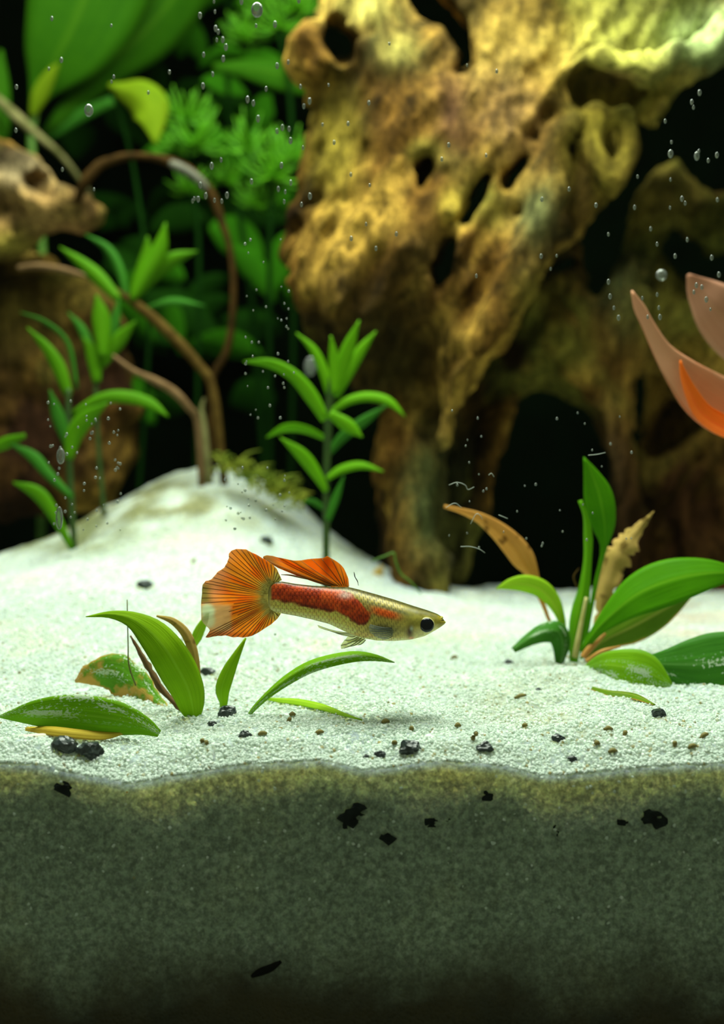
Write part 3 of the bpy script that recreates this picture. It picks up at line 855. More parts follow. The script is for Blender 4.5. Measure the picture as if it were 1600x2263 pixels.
G_SWORD = mat_leaf('broad_sword_leaf', (0.011, 0.065, 0.001, 1), (0.032, 0.12, 0.0015, 1), rib=(0.05, 0.14, 0.003, 1), trans=0.4, rough=0.7)
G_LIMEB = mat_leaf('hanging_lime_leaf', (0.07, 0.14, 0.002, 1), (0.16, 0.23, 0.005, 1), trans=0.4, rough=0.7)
G_BACK = mat_leaf('shaded_back_leaf', (0.012, 0.075, 0.001, 1), (0.035, 0.17, 0.003, 1), trans=0.35, rough=0.8)  # leaf colour darkened to stand for shade at the back
G_FAR = mat_leaf('deep_shade_leaf', (0.002, 0.016, 0.0003, 1), (0.007, 0.042, 0.0006, 1), trans=0.3, rough=0.8)  # near-black green paints the deep shade behind the back leaves
S_BACK = mat_flat('shaded_back_stem', (0.004, 0.02, 0.002, 1), 0.9, 0.0)  # stem colour darkened to match the painted shade at the back
G_PINK = mat_leaf('salmon_leaf', (0.44, 0.20, 0.11, 1), (0.54, 0.32, 0.19, 1), rib=(0.5, 0.27, 0.15, 1), edge=(0.56, 0.20, 0.10, 1), edge_amt=0.6, trans=0.3)
G_ORANGE = mat_leaf('orange_leaf_underside', (0.62, 0.10, 0.008, 1), (0.80, 0.19, 0.02, 1), rib=(0.6, 0.1, 0.02, 1), trans=0.4)
G_PINKD = mat_leaf('dusky_pink_leaf', (0.28, 0.12, 0.07, 1), (0.42, 0.22, 0.14, 1), rib=(0.35, 0.18, 0.1, 1), trans=0.3)
S_GREEN = mat_plain('green_stem', (0.05, 0.16, 0.01, 1), (0.13, 0.27, 0.03, 1), 300, 0.5, 0.2, 0.3, 0.3)
S_DARK = mat_plain('dark_stem', (0.015, 0.05, 0.005, 1), (0.045, 0.09, 0.012, 1), 300, 0.6, 0.2, 0.3, 0.2)
S_PALE = mat_plain('pale_petiole', (0.42, 0.40, 0.10, 1), (0.66, 0.6, 0.25, 1), 300, 0.5, 0.2, 0.3, 0.3)
S_BROWN = mat_plain('brown_stem', (0.035, 0.018, 0.003, 1), (0.10, 0.06, 0.012, 1), 260, 0.8, 0.3, 0.04, 0.0)
S_ORANGE = mat_plain('orange_petiole', (0.42, 0.19, 0.03, 1), (0.6, 0.3, 0.07, 1), 260, 0.6, 0.2, 0.3, 0.2)
S_PINK = mat_plain('pinkish_root', (0.11, 0.06, 0.025, 1), (0.2, 0.12, 0.055, 1), 260, 0.8, 0.2, 0.05, 0.0)
S_ROOT = mat_plain('greyish_root', (0.10, 0.10, 0.03, 1), (0.22, 0.2, 0.08, 1), 260, 0.8, 0.2, 0.05, 0.0)
S_WHITE = mat_plain('bleached_stem', (0.75, 0.72, 0.55, 1), (0.9, 0.88, 0.76, 1), 200, 0.5, 0.2, 0.3, 0.2)

def add_leaf(parent, st, mat, name='leaf', label=None, **k):
    V, F, uv = px_leaf(st, **k)
    o = part(name, V, F, mat, parent, uv=uv)
    if label: o['label'] = label
    return o

def add_tube(parent, st, mat, name='stem', label=None, **k):
    V, F = px_tube(st, **k)
    o = part(name, V, F, mat, parent)
    if label: o['label'] = label
    return o

def ground(px, d):
    x = L(px - 800, d); y = d + CAM[1]
    return float(sand_z(np.array(x), np.array(y)))
def ground_py(px, d):
    return 1131.5 - (ground(px, d) - CAM[2]) / d * FPX

# ---- little leafy plant at the front left
D1 = 13.75
pl = root('cryptocoryne_plant', P(435, ground_py(435, D1), D1), 'small leafy plant with spotted green leaves in the sand below the fish tail', 'plant')
gy = ground_py(435, D1)
add_leaf(pl, [(429, gy + 10, 13.75, 12), (425, 1564, 13.7, 28), (416, 1525, 13.6, 37), (394, 1480, 13.5, 42), (366, 1435, 13.4, 40), (332, 1396, 13.4, 33), (290, 1368, 13.4, 18), (242, 1358, 13.45, 8), (190, 1363, 13.5, 1)], G_CRYPT, nu=26, nv=9, fold=0.15, roll=-8, label='large arching green leaf')
add_leaf(pl, [(436, 1560, 13.95, 6), (432, 1470, 13.9, 10), (415, 1408, 13.9, 11), (384, 1374, 13.9, 8), (346, 1361, 13.9, 2)], G_ROT, fold=0.1, label='thin dark brown leaf edge behind the arching leaf')
add_leaf(pl, [(352, 1622, 12.8, 8), (316, 1604, 12.78, 22), (264, 1590, 12.75, 37), (200, 1581, 12.7, 43), (140, 1577, 12.7, 41), (80, 1577, 12.75, 30), (30, 1581, 12.8, 14), (-6, 1584, 12.8, 1)], G_SPOT, nu=26, nv=9, fold=0.12, roll=14, label='flat green leaf flecked with white grains')
add_leaf(pl, [(400, 1590, 13.9, 6), (350, 1556, 14.2, 14), (305, 1522, 14.4, 36), (255, 1490, 14.5, 42), (205, 1490, 14.5, 28), (166, 1506, 14.5, 3)], G_SICK, fold=0.2, roll=10, wave=0.08, nu=30, ragged=0.15, label='browning leaf with ragged edge')
add_tube(pl, [(400, 1570, 13.85, 4), (355, 1520, 13.9, 7), (318, 1455, 13.95, 6), (288, 1405, 14.0, 2)], S_PINK, 'petiole', label='peeling pale brown leaf stalk', rough=0.4)
add_tube(pl, [(300, 1515, 14.0, 2), (285, 1470, 14.0, 2), (283, 1420, 14.05, 1.5), (281, 1325, 14.1, 1.2)], S_ROOT, 'petiole', m=6)
add_leaf(pl, [(470, 1590, 14.2, 4), (492, 1562, 14.1, 8), (490, 1525, 14.0, 17), (503, 1486, 13.95, 16), (523, 1446, 13.9, 9), (543, 1410, 13.9, 2)], G_CRYPT, fold=0.25, roll=20, label='narrow upright leaf')
add_leaf(pl, [(445, 1580, 14.4, 3), (424, 1450, 14.6, 7), (436, 1405, 14.6, 12), (452, 1372, 14.6, 8), (460, 1355, 14.6, 2)], G_LIME, fold=0.2, label='leaf tip behind the fish tail')
pl.location = pl.location

pl = root('cryptocoryne_plant', P(562, ground_py(562, 13.8), 13.8), 'single arching narrow leaf rising from the sand under the fish belly', 'plant')
add_leaf(pl, [(548, ground_py(548, 13.75) + 4, 13.75, 4), (562, 1564, 13.7, 6), (596, 1531, 13.6, 9), (636, 1500, 13.6, 13), (681, 1474, 13.6, 15), (731, 1458, 13.6, 15), (787, 1449, 13.6, 13), (832, 1453, 13.6, 8), (872, 1464, 13.6, 1)], G_SPOT, nu=26, fold=0.3, roll=25)

def lying(name, st, mat, label, cat, lift=0.05, **k):
    """a fallen leaf whose centre line lies on the sand at the given pixels"""
    pts, hw = [], []
    for px, py, w in st:
        d = 12.3
        for _ in range(60):
            g_ = ground_py(px, d)
            if g_ <= py: break
            d += 0.1
        p = P(px, g_, d); p[2] += lift
        pts.append(p); hw.append(L(w, d))
    V, F, uv = leaf_mesh(pts, hw, **k)
    return solo(name, V, F, mat, label, cat, uv=uv)
lying('fallen_leaf', [(580, 1556, 2), (620, 1558, 8), (660, 1562, 11), (710, 1574, 11), (760, 1590, 6), (800, 1600, 1)], G_LIME, 'yellow green leaf half sunk in the sand right of the arching leaf foot', 'leaf', lift=0.05, roll=50, fold=0.1)
lying('fallen_leaf', [(58, 1626, 5), (110, 1632, 11), (170, 1638, 12), (230, 1645, 10), (275, 1640, 4)], G_YELLOW, 'yellow brown dead leaf lying under the flat spotted leaf', 'leaf', lift=0.09, roll=30, fold=0.15)
V, F = tube_mesh([P(-20, 1662, 12.5) + [0, 0, .1], P(50, 1650, 12.55) + [0, 0, .1], P(100, 1646, 12.6) + [0, 0, .1], P(122, 1640, 12.65) + [0, 0, .1]], [0.045, 0.05, 0.05, 0.02])
solo('bleached_stem', V, F, S_WHITE, 'cream bleached plant stem lying on the sand left of the black chips', 'stem')

# ---- leafy plant at the right
gr = ground_py(1262, 17.0)
pr_ = root('cryptocoryne_plant', P(1262, gr, 17.0), 'leafy plant with broad green leaves and two dead tan ones before the dark hollow', 'plant')
B = (1262, gr + 8, 17.0)
add_leaf(pr_, [(1285, gr, 17.1, 5), (1315, 1300, 17.1, 5), (1334, 1215, 17.1, 7), (1336, 1168, 17.05, 25), (1331, 1128, 17.0, 33), (1322, 1088, 17.0, 32), (1307, 1048, 17.0, 18), (1290, 1010, 17.0, 1)], G_BRIGHT, fold=0.2, roll=-18, nu=24, nv=9, label='tall upright pointed leaf')
add_leaf(pr_, [(1266, gr, 16.8, 10), (1272, 1390, 16.8, 20), (1280, 1345, 16.8, 21), (1289, 1300, 16.8, 14), (1297, 1240, 16.8, 10), (1298, 1185, 16.8, 11), (1293, 1140, 16.8, 6), (1281, 1106, 16.8, 5)], G_STEM, fold=0.35, roll=25, nu=24, label='narrow folded upright leaf')
add_leaf(pr_, [(1296, gr - 20, 17.3, 6), (1326, 1364, 17.3, 10), (1334, 1316, 17.3, 19), (1344, 1276, 17.3, 25), (1360, 1238, 17.3, 27), (1384, 1200, 17.3, 24), (1412, 1168, 17.3, 14), (1445, 1130, 17.3, 1)], G_ROT, fold=0.3, roll=10, wave=0.2, nu=44, ragged=0.4, label='frayed decaying tan leaf')
add_leaf(pr_, [(1285, 1440, 16.5, 8), (1320, 1392, 16.3, 14), (1362, 1350, 16.2, 30), (1404, 1317, 16.1, 46), (1450, 1294, 16.0, 53), (1502, 1277, 15.9, 50), (1552, 1268, 15.9, 40), (1600, 1266, 15.9, 24), (1645, 1272, 15.9, 2)], G_BRIGHT, fold=0.12, roll=18, nu=28, nv=11, wave=0.02, label='largest bright green leaf')
add_leaf(pr_, [(1290, 1450, 16.9, 8), (1340, 1414, 16.9, 22), (1392, 1388, 16.9, 36), (1440, 1362, 16.9, 36), (1480, 1340, 16.9, 26), (1530, 1312, 16.9, 4)], G_OLIVE, fold=0.2, roll=-5, nu=22, label='olive leaf with orange rim under the big leaf')
add_leaf(pr_, [(1285, 1484, 16.2, 6), (1335, 1470, 15.4, 28), (1388, 1476, 15.1, 43), (1432, 1486, 15.0, 40), (1484, 1514, 14.95, 5)], G_SPOT, fold=0.08, roll=4, nu=22, nv=9, label='low leaf with white flecks')
add_leaf(pr_, [(1300, 1478, 16.6, 4), (1400, 1466, 15.8, 10), (1470, 1468, 15.3, 34), (1535, 1468, 15.2, 58), (1600, 1458, 15.1, 64), (1680, 1440, 15.1, 46), (1760, 1420, 15.1, 4)], G_DARK, fold=0.12, roll=5, nu=24, nv=9, label='dark green leaf resting on the sand')
add_leaf(pr_, [(1238, gr + 4, 16.7, 10), (1243, 1424, 16.6, 22), (1232, 1396, 16.5, 26), (1202, 1396, 16.4, 22), (1170, 1411, 16.35, 15), (1134, 1436, 16.3, 7)], G_DARK, fold=0.45, roll=-20, nu=22, label='curled leaf with dark folded top')
add_leaf(pr_, [(1252, 1440, 16.9, 5), (1243, 1385, 16.85, 8), (1236, 1358, 16.8, 11), (1221, 1328, 16.8, 17), (1196, 1303, 16.8, 21), (1162, 1291, 16.8, 20), (1128, 1292, 16.8, 13), (1096, 1301, 16.8, 1)], G_LIME, fold=0.25, roll=15, nu=24, label='small yellow green leaf bending left')
add_leaf(pr_, [(1240, 1430, 17.2, 3), (1217, 1380, 17.2, 4), (1196, 1326, 17.2, 6), (1174, 1268, 17.2, 16), (1155, 1238, 17.2, 27), (1131, 1206, 17.2, 27), (1099, 1174, 17.2, 21), (1060, 1146, 17.2, 13), (1020, 1130, 17.2, 7), (981, 1119, 17.2, 4)], G_DEAD, fold=0.3, roll=20, nu=28, label='dead tan leaf arching left')
add_tube(pr_, [(1270, gr - 10, 16.6, 7), (1278, 1410, 16.6, 6), (1296, 1320, 16.7, 4)], S_PALE, 'petiole', label='pale yellow leaf stalk')
add_tube(pr_, [(1288, gr - 10, 16.4, 8), (1306, 1430, 16.4, 8), (1336, 1400, 16.5, 5)], S_ORANGE, 'petiole', label='orange leaf stalk')
add_tube(pr_, [(1296, 1462, 16.2, 5), (1330, 1440, 16.1, 5), (1372, 1428, 16.1, 2)], S_ORANGE, 'petiole', label='orange withered stalk')
add_tube(pr_, [(1276, 1300, 16.9, 1.5), (1268, 1275, 16.9, 2), (1280, 1255, 16.9, 1)], S_BROWN, 'rootlet', m=6)
lying('fallen_leaf', [(1310, 1528, 6), (1350, 1538, 11), (1400, 1550, 12), (1446, 1566, 3)], G_OLIVE, 'olive leaf scrap half buried before the right leafy plant', 'leaf', lift=0.04, roll=55, fold=0.1)
gs_ = ground_py(806, 24.0)
V, F, uv = px_leaf([(804, gs_ + 3, 24.0, 4), (812, 1302, 24.0, 8), (824, 1284, 24.0, 12), (836, 1266, 24.0, 10), (846, 1250, 24.0, 2)], fold=0.2, ragged=0.2, nu=16)
solo('fallen_leaf', V, F, G_ROT, 'small khaki leaf scrap standing in the sand just above the fish back', 'leaf', uv=uv)

# ---- red leaved plant at the right edge
rd = root('red_leaved_plant', P(1720, ground_py(1720, 17.5), 17.5), 'red leaved plant leaning in from the right edge of the tank', 'plant')
add_tube(rd, [(1720, ground_py(1720, 17.5) + 10, 17.5, 12), (1740, 1200, 17.6, 11), (1730, 960, 17.6, 9), (1740, 820, 17.7, 7)], S_PINK, 'stem')
add_leaf(rd, [(1735, 985, 17.5, 8), (1680, 945, 17.2, 44), (1600, 905, 16.9, 62), (1545, 868, 16.8, 56), (1500, 822, 16.7, 38), (1462, 775, 16.7, 22), (1432, 720, 16.7, 15), (1412, 680, 16.7, 13), (1396, 642, 16.7, 2)], G_PINK, fold=-0.18, roll=-20, nu=28, nv=11, label='salmon leaf with turned edge')
add_leaf(rd, [(1730, 985, 17.3, 4), (1660, 965, 16.75, 24), (1600, 944, 16.45, 27), (1552, 912, 16.4, 23), (1526, 868, 16.4, 16), (1510, 828, 16.4, 9), (1503, 796, 16.4, 2)], G_ORANGE, fold=0.2, roll=30, nu=22, label='orange folded underside of the salmon leaf')
add_leaf(rd, [(1745, 870, 17.8, 8), (1680, 790, 17.9, 50), (1630, 735, 18.0, 66), (1580, 680, 18.0, 56), (1545, 640, 18.1, 32), (1520, 606, 18.1, 3)], G_PINKD, fold=0.15, roll=15, nu=22, nv=9, label='dusky pink leaf')

# ---- narrow leaved stem plants in the middle distance
def stem_plant(loc, label, stem, leaves, group=None, stem_m=S_DARK):
    r = root('stem_plant', P(*loc), label, 'plant', group)
    if stem: add_tube(r, stem, stem_m, 'stem', n=24)
    for i, (st, m, roll) in enumerate(leaves):
        add_leaf(r, st, m, fold=0.18, thick=0.015, roll=roll, nu=16, nv=5, seed=i)
    return r
def lv(d, *st):
    """tip-first list of (px, py, half width) at one distance, turned base-first"""
    return [(a, b, d + 0.0, w * 1.15) for a, b, w in [(st[0][0], st[0][1], st[0][2] * 0.4)] + list(st[1:])][::-1]
dA = 21.5
gA = ground_py(720, dA)
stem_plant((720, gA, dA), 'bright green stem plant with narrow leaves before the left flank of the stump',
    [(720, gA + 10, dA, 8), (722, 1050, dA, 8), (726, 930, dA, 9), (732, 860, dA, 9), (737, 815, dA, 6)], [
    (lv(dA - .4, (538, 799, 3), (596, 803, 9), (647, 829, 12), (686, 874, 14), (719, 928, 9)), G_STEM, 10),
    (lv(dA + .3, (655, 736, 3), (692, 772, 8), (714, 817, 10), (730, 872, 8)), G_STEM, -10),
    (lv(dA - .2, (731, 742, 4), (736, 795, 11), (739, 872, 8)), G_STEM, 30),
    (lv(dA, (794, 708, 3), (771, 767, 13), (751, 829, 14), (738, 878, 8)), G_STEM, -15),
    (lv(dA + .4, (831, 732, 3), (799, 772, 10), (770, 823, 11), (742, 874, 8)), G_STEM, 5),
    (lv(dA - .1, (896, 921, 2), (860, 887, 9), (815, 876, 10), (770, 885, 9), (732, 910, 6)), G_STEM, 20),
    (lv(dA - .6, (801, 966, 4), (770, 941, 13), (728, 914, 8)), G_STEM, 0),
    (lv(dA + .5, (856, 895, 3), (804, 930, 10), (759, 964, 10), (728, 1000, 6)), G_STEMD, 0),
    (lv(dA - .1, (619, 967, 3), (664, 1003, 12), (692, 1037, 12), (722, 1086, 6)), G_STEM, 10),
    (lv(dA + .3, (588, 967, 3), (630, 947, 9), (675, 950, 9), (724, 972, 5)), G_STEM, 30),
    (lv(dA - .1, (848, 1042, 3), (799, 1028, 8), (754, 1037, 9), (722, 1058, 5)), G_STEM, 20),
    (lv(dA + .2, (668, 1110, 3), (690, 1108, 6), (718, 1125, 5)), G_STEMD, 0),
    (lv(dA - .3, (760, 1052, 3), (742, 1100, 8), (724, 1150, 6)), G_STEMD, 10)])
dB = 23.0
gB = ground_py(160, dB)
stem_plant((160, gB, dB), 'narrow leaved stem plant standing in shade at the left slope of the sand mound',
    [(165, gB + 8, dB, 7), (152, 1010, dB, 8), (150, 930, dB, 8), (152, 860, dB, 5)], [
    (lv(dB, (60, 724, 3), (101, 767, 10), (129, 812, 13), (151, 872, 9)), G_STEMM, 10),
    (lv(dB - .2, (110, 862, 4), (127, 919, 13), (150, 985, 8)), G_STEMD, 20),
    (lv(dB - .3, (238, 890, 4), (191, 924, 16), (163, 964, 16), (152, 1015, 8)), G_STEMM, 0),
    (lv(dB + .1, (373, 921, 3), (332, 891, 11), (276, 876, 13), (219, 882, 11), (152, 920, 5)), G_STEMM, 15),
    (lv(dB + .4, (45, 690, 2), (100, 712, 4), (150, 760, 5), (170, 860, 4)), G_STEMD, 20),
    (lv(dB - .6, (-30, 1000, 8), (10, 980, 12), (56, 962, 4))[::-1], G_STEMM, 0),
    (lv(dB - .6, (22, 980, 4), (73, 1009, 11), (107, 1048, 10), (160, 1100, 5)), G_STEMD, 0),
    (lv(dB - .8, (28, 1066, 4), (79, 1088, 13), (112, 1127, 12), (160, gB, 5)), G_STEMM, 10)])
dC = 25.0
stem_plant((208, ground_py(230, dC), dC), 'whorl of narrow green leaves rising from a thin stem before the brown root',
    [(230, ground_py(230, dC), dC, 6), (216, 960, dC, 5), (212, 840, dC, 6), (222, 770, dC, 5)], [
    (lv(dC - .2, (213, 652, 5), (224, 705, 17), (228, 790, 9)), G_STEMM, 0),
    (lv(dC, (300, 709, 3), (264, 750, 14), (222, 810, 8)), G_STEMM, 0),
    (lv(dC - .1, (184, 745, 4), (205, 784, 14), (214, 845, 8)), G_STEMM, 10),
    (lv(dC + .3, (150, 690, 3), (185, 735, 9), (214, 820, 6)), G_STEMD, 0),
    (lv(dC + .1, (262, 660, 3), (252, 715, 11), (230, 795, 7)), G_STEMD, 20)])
dD = 25.5
st_ = root('stem_plant', P(490, ground_py(480, dD), dD), 'leaning brown stemmed plant topped by a bright green leaf whorl, above the sand mound', 'plant')
add_tube(st_, [(496, ground_py(480, dD) + 6, dD, 9), (472, 868, dD, 11), (433, 800, dD, 12), (366, 728, dD, 13), (310, 680, dD, 12), (276, 656, dD, 9), (197, 612, dD, 6)], S_BROWN, 'stem', n=30, label='leaning brown green stem')
for st, m, roll in [
    (lv(dD - .2, (366, 492, 3), (351, 553, 16), (321, 604, 15), (290, 664, 6)), G_STEMM, 10),
    (lv(dD, (436, 555, 3), (383, 573, 14), (338, 604, 16), (292, 664, 7)), G_STEMM, 0),
    (lv(dD + .3, (326, 522, 4), (319, 576, 14), (292, 650, 9)), G_STEMM, 25),
    (lv(dD - .3, (132, 546, 3), (180, 581, 11), (219, 615, 14), (262, 662, 8)), G_STEMM, 0),
    (lv(dD + .2, (188, 518, 3), (236, 548, 8), (264, 593, 9), (280, 660, 7)), G_STEMD, 0),
    (lv(dD + .3, (455, 676, 2), (383, 664, 9), (320, 682, 4)), G_STEMD, 30)]:
    add_leaf(st_, st, m, fold=0.3, roll=roll, nu=16, nv=5)

# ---- loose roots and stems behind the mound
def loose(name, st, mat, label, cat, **k):
    V, F = px_tube(st, **k)
    return solo(name, V, F, mat, label, cat)
loose('arched_stem', [(470, ground_py(470, 27.0), 27.0, 7), (468, 850, 27.0, 8), (500, 780, 27, 9), (514, 700, 27, 8), (516, 620, 27, 8), (508, 550, 27, 7), (490, 490, 27, 9), (466, 430, 27, 12), (430, 388, 27, 12), (385, 362, 27, 12),
                      (330, 346, 27, 8), (270, 348, 27, 9), (220, 366, 27, 11), (186, 405, 27, 12), (170, 450, 27.4, 7)], mat_plain('dead_brown_stem', (0.018, 0.009, 0.002, 1), (0.06, 0.03, 0.006, 1), 260, 0.8, 0.3, 0.04), 'dead brown stem arching high over the sand mound', 'stem', n=50, rough=0.15)
V, F = px_tube([(378, 361, 26.7, 8), (396, 370, 26.6, 11), (420, 383, 26.6, 11), (446, 404, 26.65, 10), (458, 420, 26.7, 7)], n=14)
solo('bleached_stem', V, F, mat_plain('grey_bloom', (0.07, 0.07, 0.045, 1), (0.13, 0.125, 0.09, 1), 200), 'pale grey sheath on the bend of the dead arching stem', 'stem')
loose('root_runner', [(446, ground_py(446, 25.2), 25.2, 8), (436, 935, 25, 8), (416, 900, 24.8, 9), (384, 866, 24.7, 10), (340, 840, 24.7, 9), (296, 820, 24.8, 6), (250, 786, 25, 4)], S_PINK, 'pinkish bare root curving down onto the sand mound', 'root', n=30)
loose('root_runner', [(462, ground_py(462, 25.6), 25.6, 10), (452, 950, 25.6, 8), (446, 905, 25.6, 5), (452, 880, 25.6, 3)], S_ROOT, 'short grey root stub upright at the top of the sand mound', 'root')
loose('root_runner', [(40, 592, 26.6, 5), (85, 588, 26.5, 7), (140, 596, 26.4, 7), (196, 612, 26.2, 4)], S_PINK, 'tan twig crossing the left driftwood just below its snout', 'root')
def hornwort(loc, label, whorls, mat, r=1.5, needles=44, stem=None):
    rt = root('hornwort', P(*loc), label, 'plant')
    add_tube(rt, stem, S_BACK, 'stem')
    for i, (px, py, d, rp) in enumerate(whorls):
        c = P(px, py, d); R_ = L(rp, d)
        Vs, Fs, off = [], [], 0
        for k in range(needles):
            th = rng.uniform(0, 2 * np.pi); ph = rng.uniform(-0.5, 1.1)
            dr = np.array([math.cos(th) * math.cos(ph), math.sin(th) * math.cos(ph) * 0.7, math.sin(ph)])
            rr = R_ * rng.uniform(0.6, 1.1)
            bend = np.array([0, 0, 0.25 * rr])
            v, f = tube_mesh([c, c + dr * rr * 0.55, c + dr * rr + bend], [0.05, 0.045, 0.02], n=6, m=4)
            Vs.append(v); Fs += [tuple(q + off for q in g) for g in f]; off += len(v)
        o = part('needle_whorl', np.concatenate(Vs), Fs, mat, rt); o['kind'] = 'stuff'
FERN = mat_plain('hornwort_green', (0.06, 0.28, 0.003, 1), (0.15, 0.48, 0.006, 1), 300, 0.5, 0, 0.3, 0.4)
FERND = mat_plain('hornwort_shaded', (0.01, 0.06, 0.006, 1), (0.025, 0.12, 0.012, 1), 300, 0.5, 0, 0.3, 0.4)  # darker copy of the hornwort green, shade put into its colour
hornwort((420, ground_py(420, 33), 33), 'feathery green hornwort showing just under the pointed lime leaf', [(410, 265, 32.5, 70), (430, 320, 32.3, 75), (385, 330, 33, 55), (420, 420, 33, 60)], FERN, stem=[(430, ground_py(420, 33), 33, 6), (440, 600, 33, 6), (425, 420, 33, 6), (405, 255, 33, 4)])
hornwort((600, ground_py(600, 33), 33), 'feathery green hornwort tight against the left edge of the stump', [(545, 330, 33, 70), (600, 390, 32.6, 85), (640, 350, 33, 70), (570, 450, 33.4, 60), (500, 400, 33.5, 50)], FERN, stem=[(600, ground_py(600, 33), 33, 6), (595, 600, 33, 6), (600, 420, 33, 6), (560, 320, 33, 4)])
hornwort((640, ground_py(640, 33.5), 34), 'dim hornwort high behind the stump edge at the top of the tank', [(620, 60, 34, 80), (660, 20, 34, 80), (580, 20, 34.5, 70), (540, 90, 34.5, 60)], FERN, stem=[(640, ground_py(640, 34), 34, 6), (650, 600, 34.2, 6), (640, 200, 34, 6), (600, 20, 34, 4)])

# ---- big sword plant behind on the left, and the broad leaved wall of plants
dE = 34.5
sw = root('sword_plant', P(90, ground_py(90, dE), dE), 'tall sword plant with one huge bright leaf above the left driftwood', 'plant')
add_tube(sw, [(90, ground_py(90, dE), dE, 10), (95, 600, dE, 9), (70, 330, dE, 9), (78, 240, dE, 9)], S_GREEN, 'petiole')
add_leaf(sw, [(72, 250, dE, 8), (90, 200, dE, 26), (118, 140, dE - .3, 70), (150, 80, dE - .5, 98), (185, 0, dE - .6, 118), (230, -120, dE - .5, 118), (280, -260, dE, 60), (310, -340, dE, 4)], G_SWORD, nu=26, nv=9, fold=0.1, roll=10, label='huge bright green leaf')
add_leaf(sw, [(70, 258, dE - .3, 5), (88, 210, dE - .5, 17), (112, 165, dE - .6, 12), (130, 140, dE - .6, 2)], G_LIMEB, label='yellowing leaf foot')
add_leaf(sw, [(90, 310, dE + 1, 6), (120, 290, dE + 1, 12), (170, 258, dE + 1, 15), (250, 222, dE + 1, 10)], G_STEMD, label='green stalk slanting right')
add_leaf(sw, [(-40, 420, dE - 1, 20), (-14, 300, dE - 1, 30), (0, 200, dE - 1, 22), (2, 110, dE - 1, 4)], G_SWORD)
add_tube(sw, [(-10, 215, dE - 1.5, 10), (40, 262, dE - 1.5, 13), (90, 305, dE - 1.4, 9), (140, 350, dE - 1, 7), (200, 430, dE, 6)], S_ROOT, 'petiole', label='greyish slanting stalk')
add_leaf(sw, [(95, 300, dE + 0.8, 6), (230, 150, dE + 0.8, 40), (330, 60, dE + 1, 64), (420, -60, dE + 1, 60), (470, -160, dE + 1, 4)], G_SWORD, nv=7, label='green leaf leaning right')
lf = root('broad_leaf_plant', P(310, ground_py(310, 31), 31), 'pointed lime green leaf hanging over the dead arching stem', 'plant')
add_tube(lf, [(300, ground_py(310, 31), 31, 5), (330, 700, 31.2, 5), (300, 400, 31.6, 5), (262, 240, 31.4, 5), (250, 200, 31, 6)], S_BACK, 'stem')
add_leaf(lf, [(240, 188, 31, 5), (268, 200, 30.9, 20), (305, 214, 30.7, 40), (330, 238, 30.6, 44), (340, 275, 30.6, 24), (344, 320, 30.6, 2)], G_LIMEB, fold=0.25, roll=0, nv=7)
hz = root('broad_leaf_plant', P(600, ground_py(600, 38), 38), 'dark broad leaved plant filling the back between the pale leaf and the stump', 'plant')
add_tube(hz, [(600, ground_py(600, 38), 38, 7), (560, 700, 38, 7), (520, 400, 38, 7), (500, 100, 38, 6), (520, -100, 38, 5)], S_BACK, 'stem')
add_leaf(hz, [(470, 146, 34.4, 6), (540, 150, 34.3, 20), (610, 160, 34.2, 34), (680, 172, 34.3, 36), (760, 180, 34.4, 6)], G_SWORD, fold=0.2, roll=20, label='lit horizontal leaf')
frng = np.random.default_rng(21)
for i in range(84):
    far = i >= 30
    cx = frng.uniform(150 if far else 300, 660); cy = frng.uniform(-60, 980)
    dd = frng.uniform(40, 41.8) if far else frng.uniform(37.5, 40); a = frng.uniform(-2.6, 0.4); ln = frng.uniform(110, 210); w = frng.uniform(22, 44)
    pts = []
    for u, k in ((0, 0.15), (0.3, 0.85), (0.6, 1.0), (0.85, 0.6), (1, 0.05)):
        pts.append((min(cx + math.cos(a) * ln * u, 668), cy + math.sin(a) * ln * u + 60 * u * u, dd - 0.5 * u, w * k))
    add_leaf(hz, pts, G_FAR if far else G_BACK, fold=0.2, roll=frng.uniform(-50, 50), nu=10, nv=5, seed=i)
ms = root('moss_tuft', P(545, ground_py(545, 24.6), 24.6), 'yellow green moss tuft trailing over the right shoulder of the sand mound', 'moss')
Vs, Fs, off = [], [], 0
for k in range(150):
    u = frng.random()
    px = 500 + 150 * u + frng.normal(0, 14); py = 935 + 50 * u + frng.normal(0, 14)
    c = P(px, py, 24.6 + frng.normal(0, .3)); g_ = float(sand_z(c[0], c[1]))
    c[2] = max(min(c[2], g_ + 0.7), g_ - 0.05)
    e = c + np.array([frng.normal(0, .35), frng.normal(0, .3), frng.uniform(-.1, .4)])
    v, f = tube_mesh([c, (c + e) / 2 + [0, 0, .1], e], [0.03, 0.03, 0.01], n=5, m=4)
    Vs.append(v); Fs += [tuple(q + off for q in g) for g in f]; off += len(v)
o = part('moss_strands', np.concatenate(Vs), Fs, mat_plain('moss', (0.10, 0.18, 0.01, 1), (0.34, 0.36, 0.03, 1), 200, 0.7, 0, 0.2, 0.3), ms); o['kind'] = 'stuff'

# ------------------------------------------------------------------ the guppy
FD = 13.4                                                        # distance of the fish's middle plane
def Z(zx, zy, dy=0.0):
    """drawing coordinates of the fish (x 0..1600, y 0..747) -> cm; dy = offset across the body"""
    p = P(420 + zx / 2.667, 1180 + zy / 2.667, FD); p[1] += dy
    return p
fish = root('guppy', Z(800, 640), 'orange finned guppy swimming to the right above the white sand', 'fish')

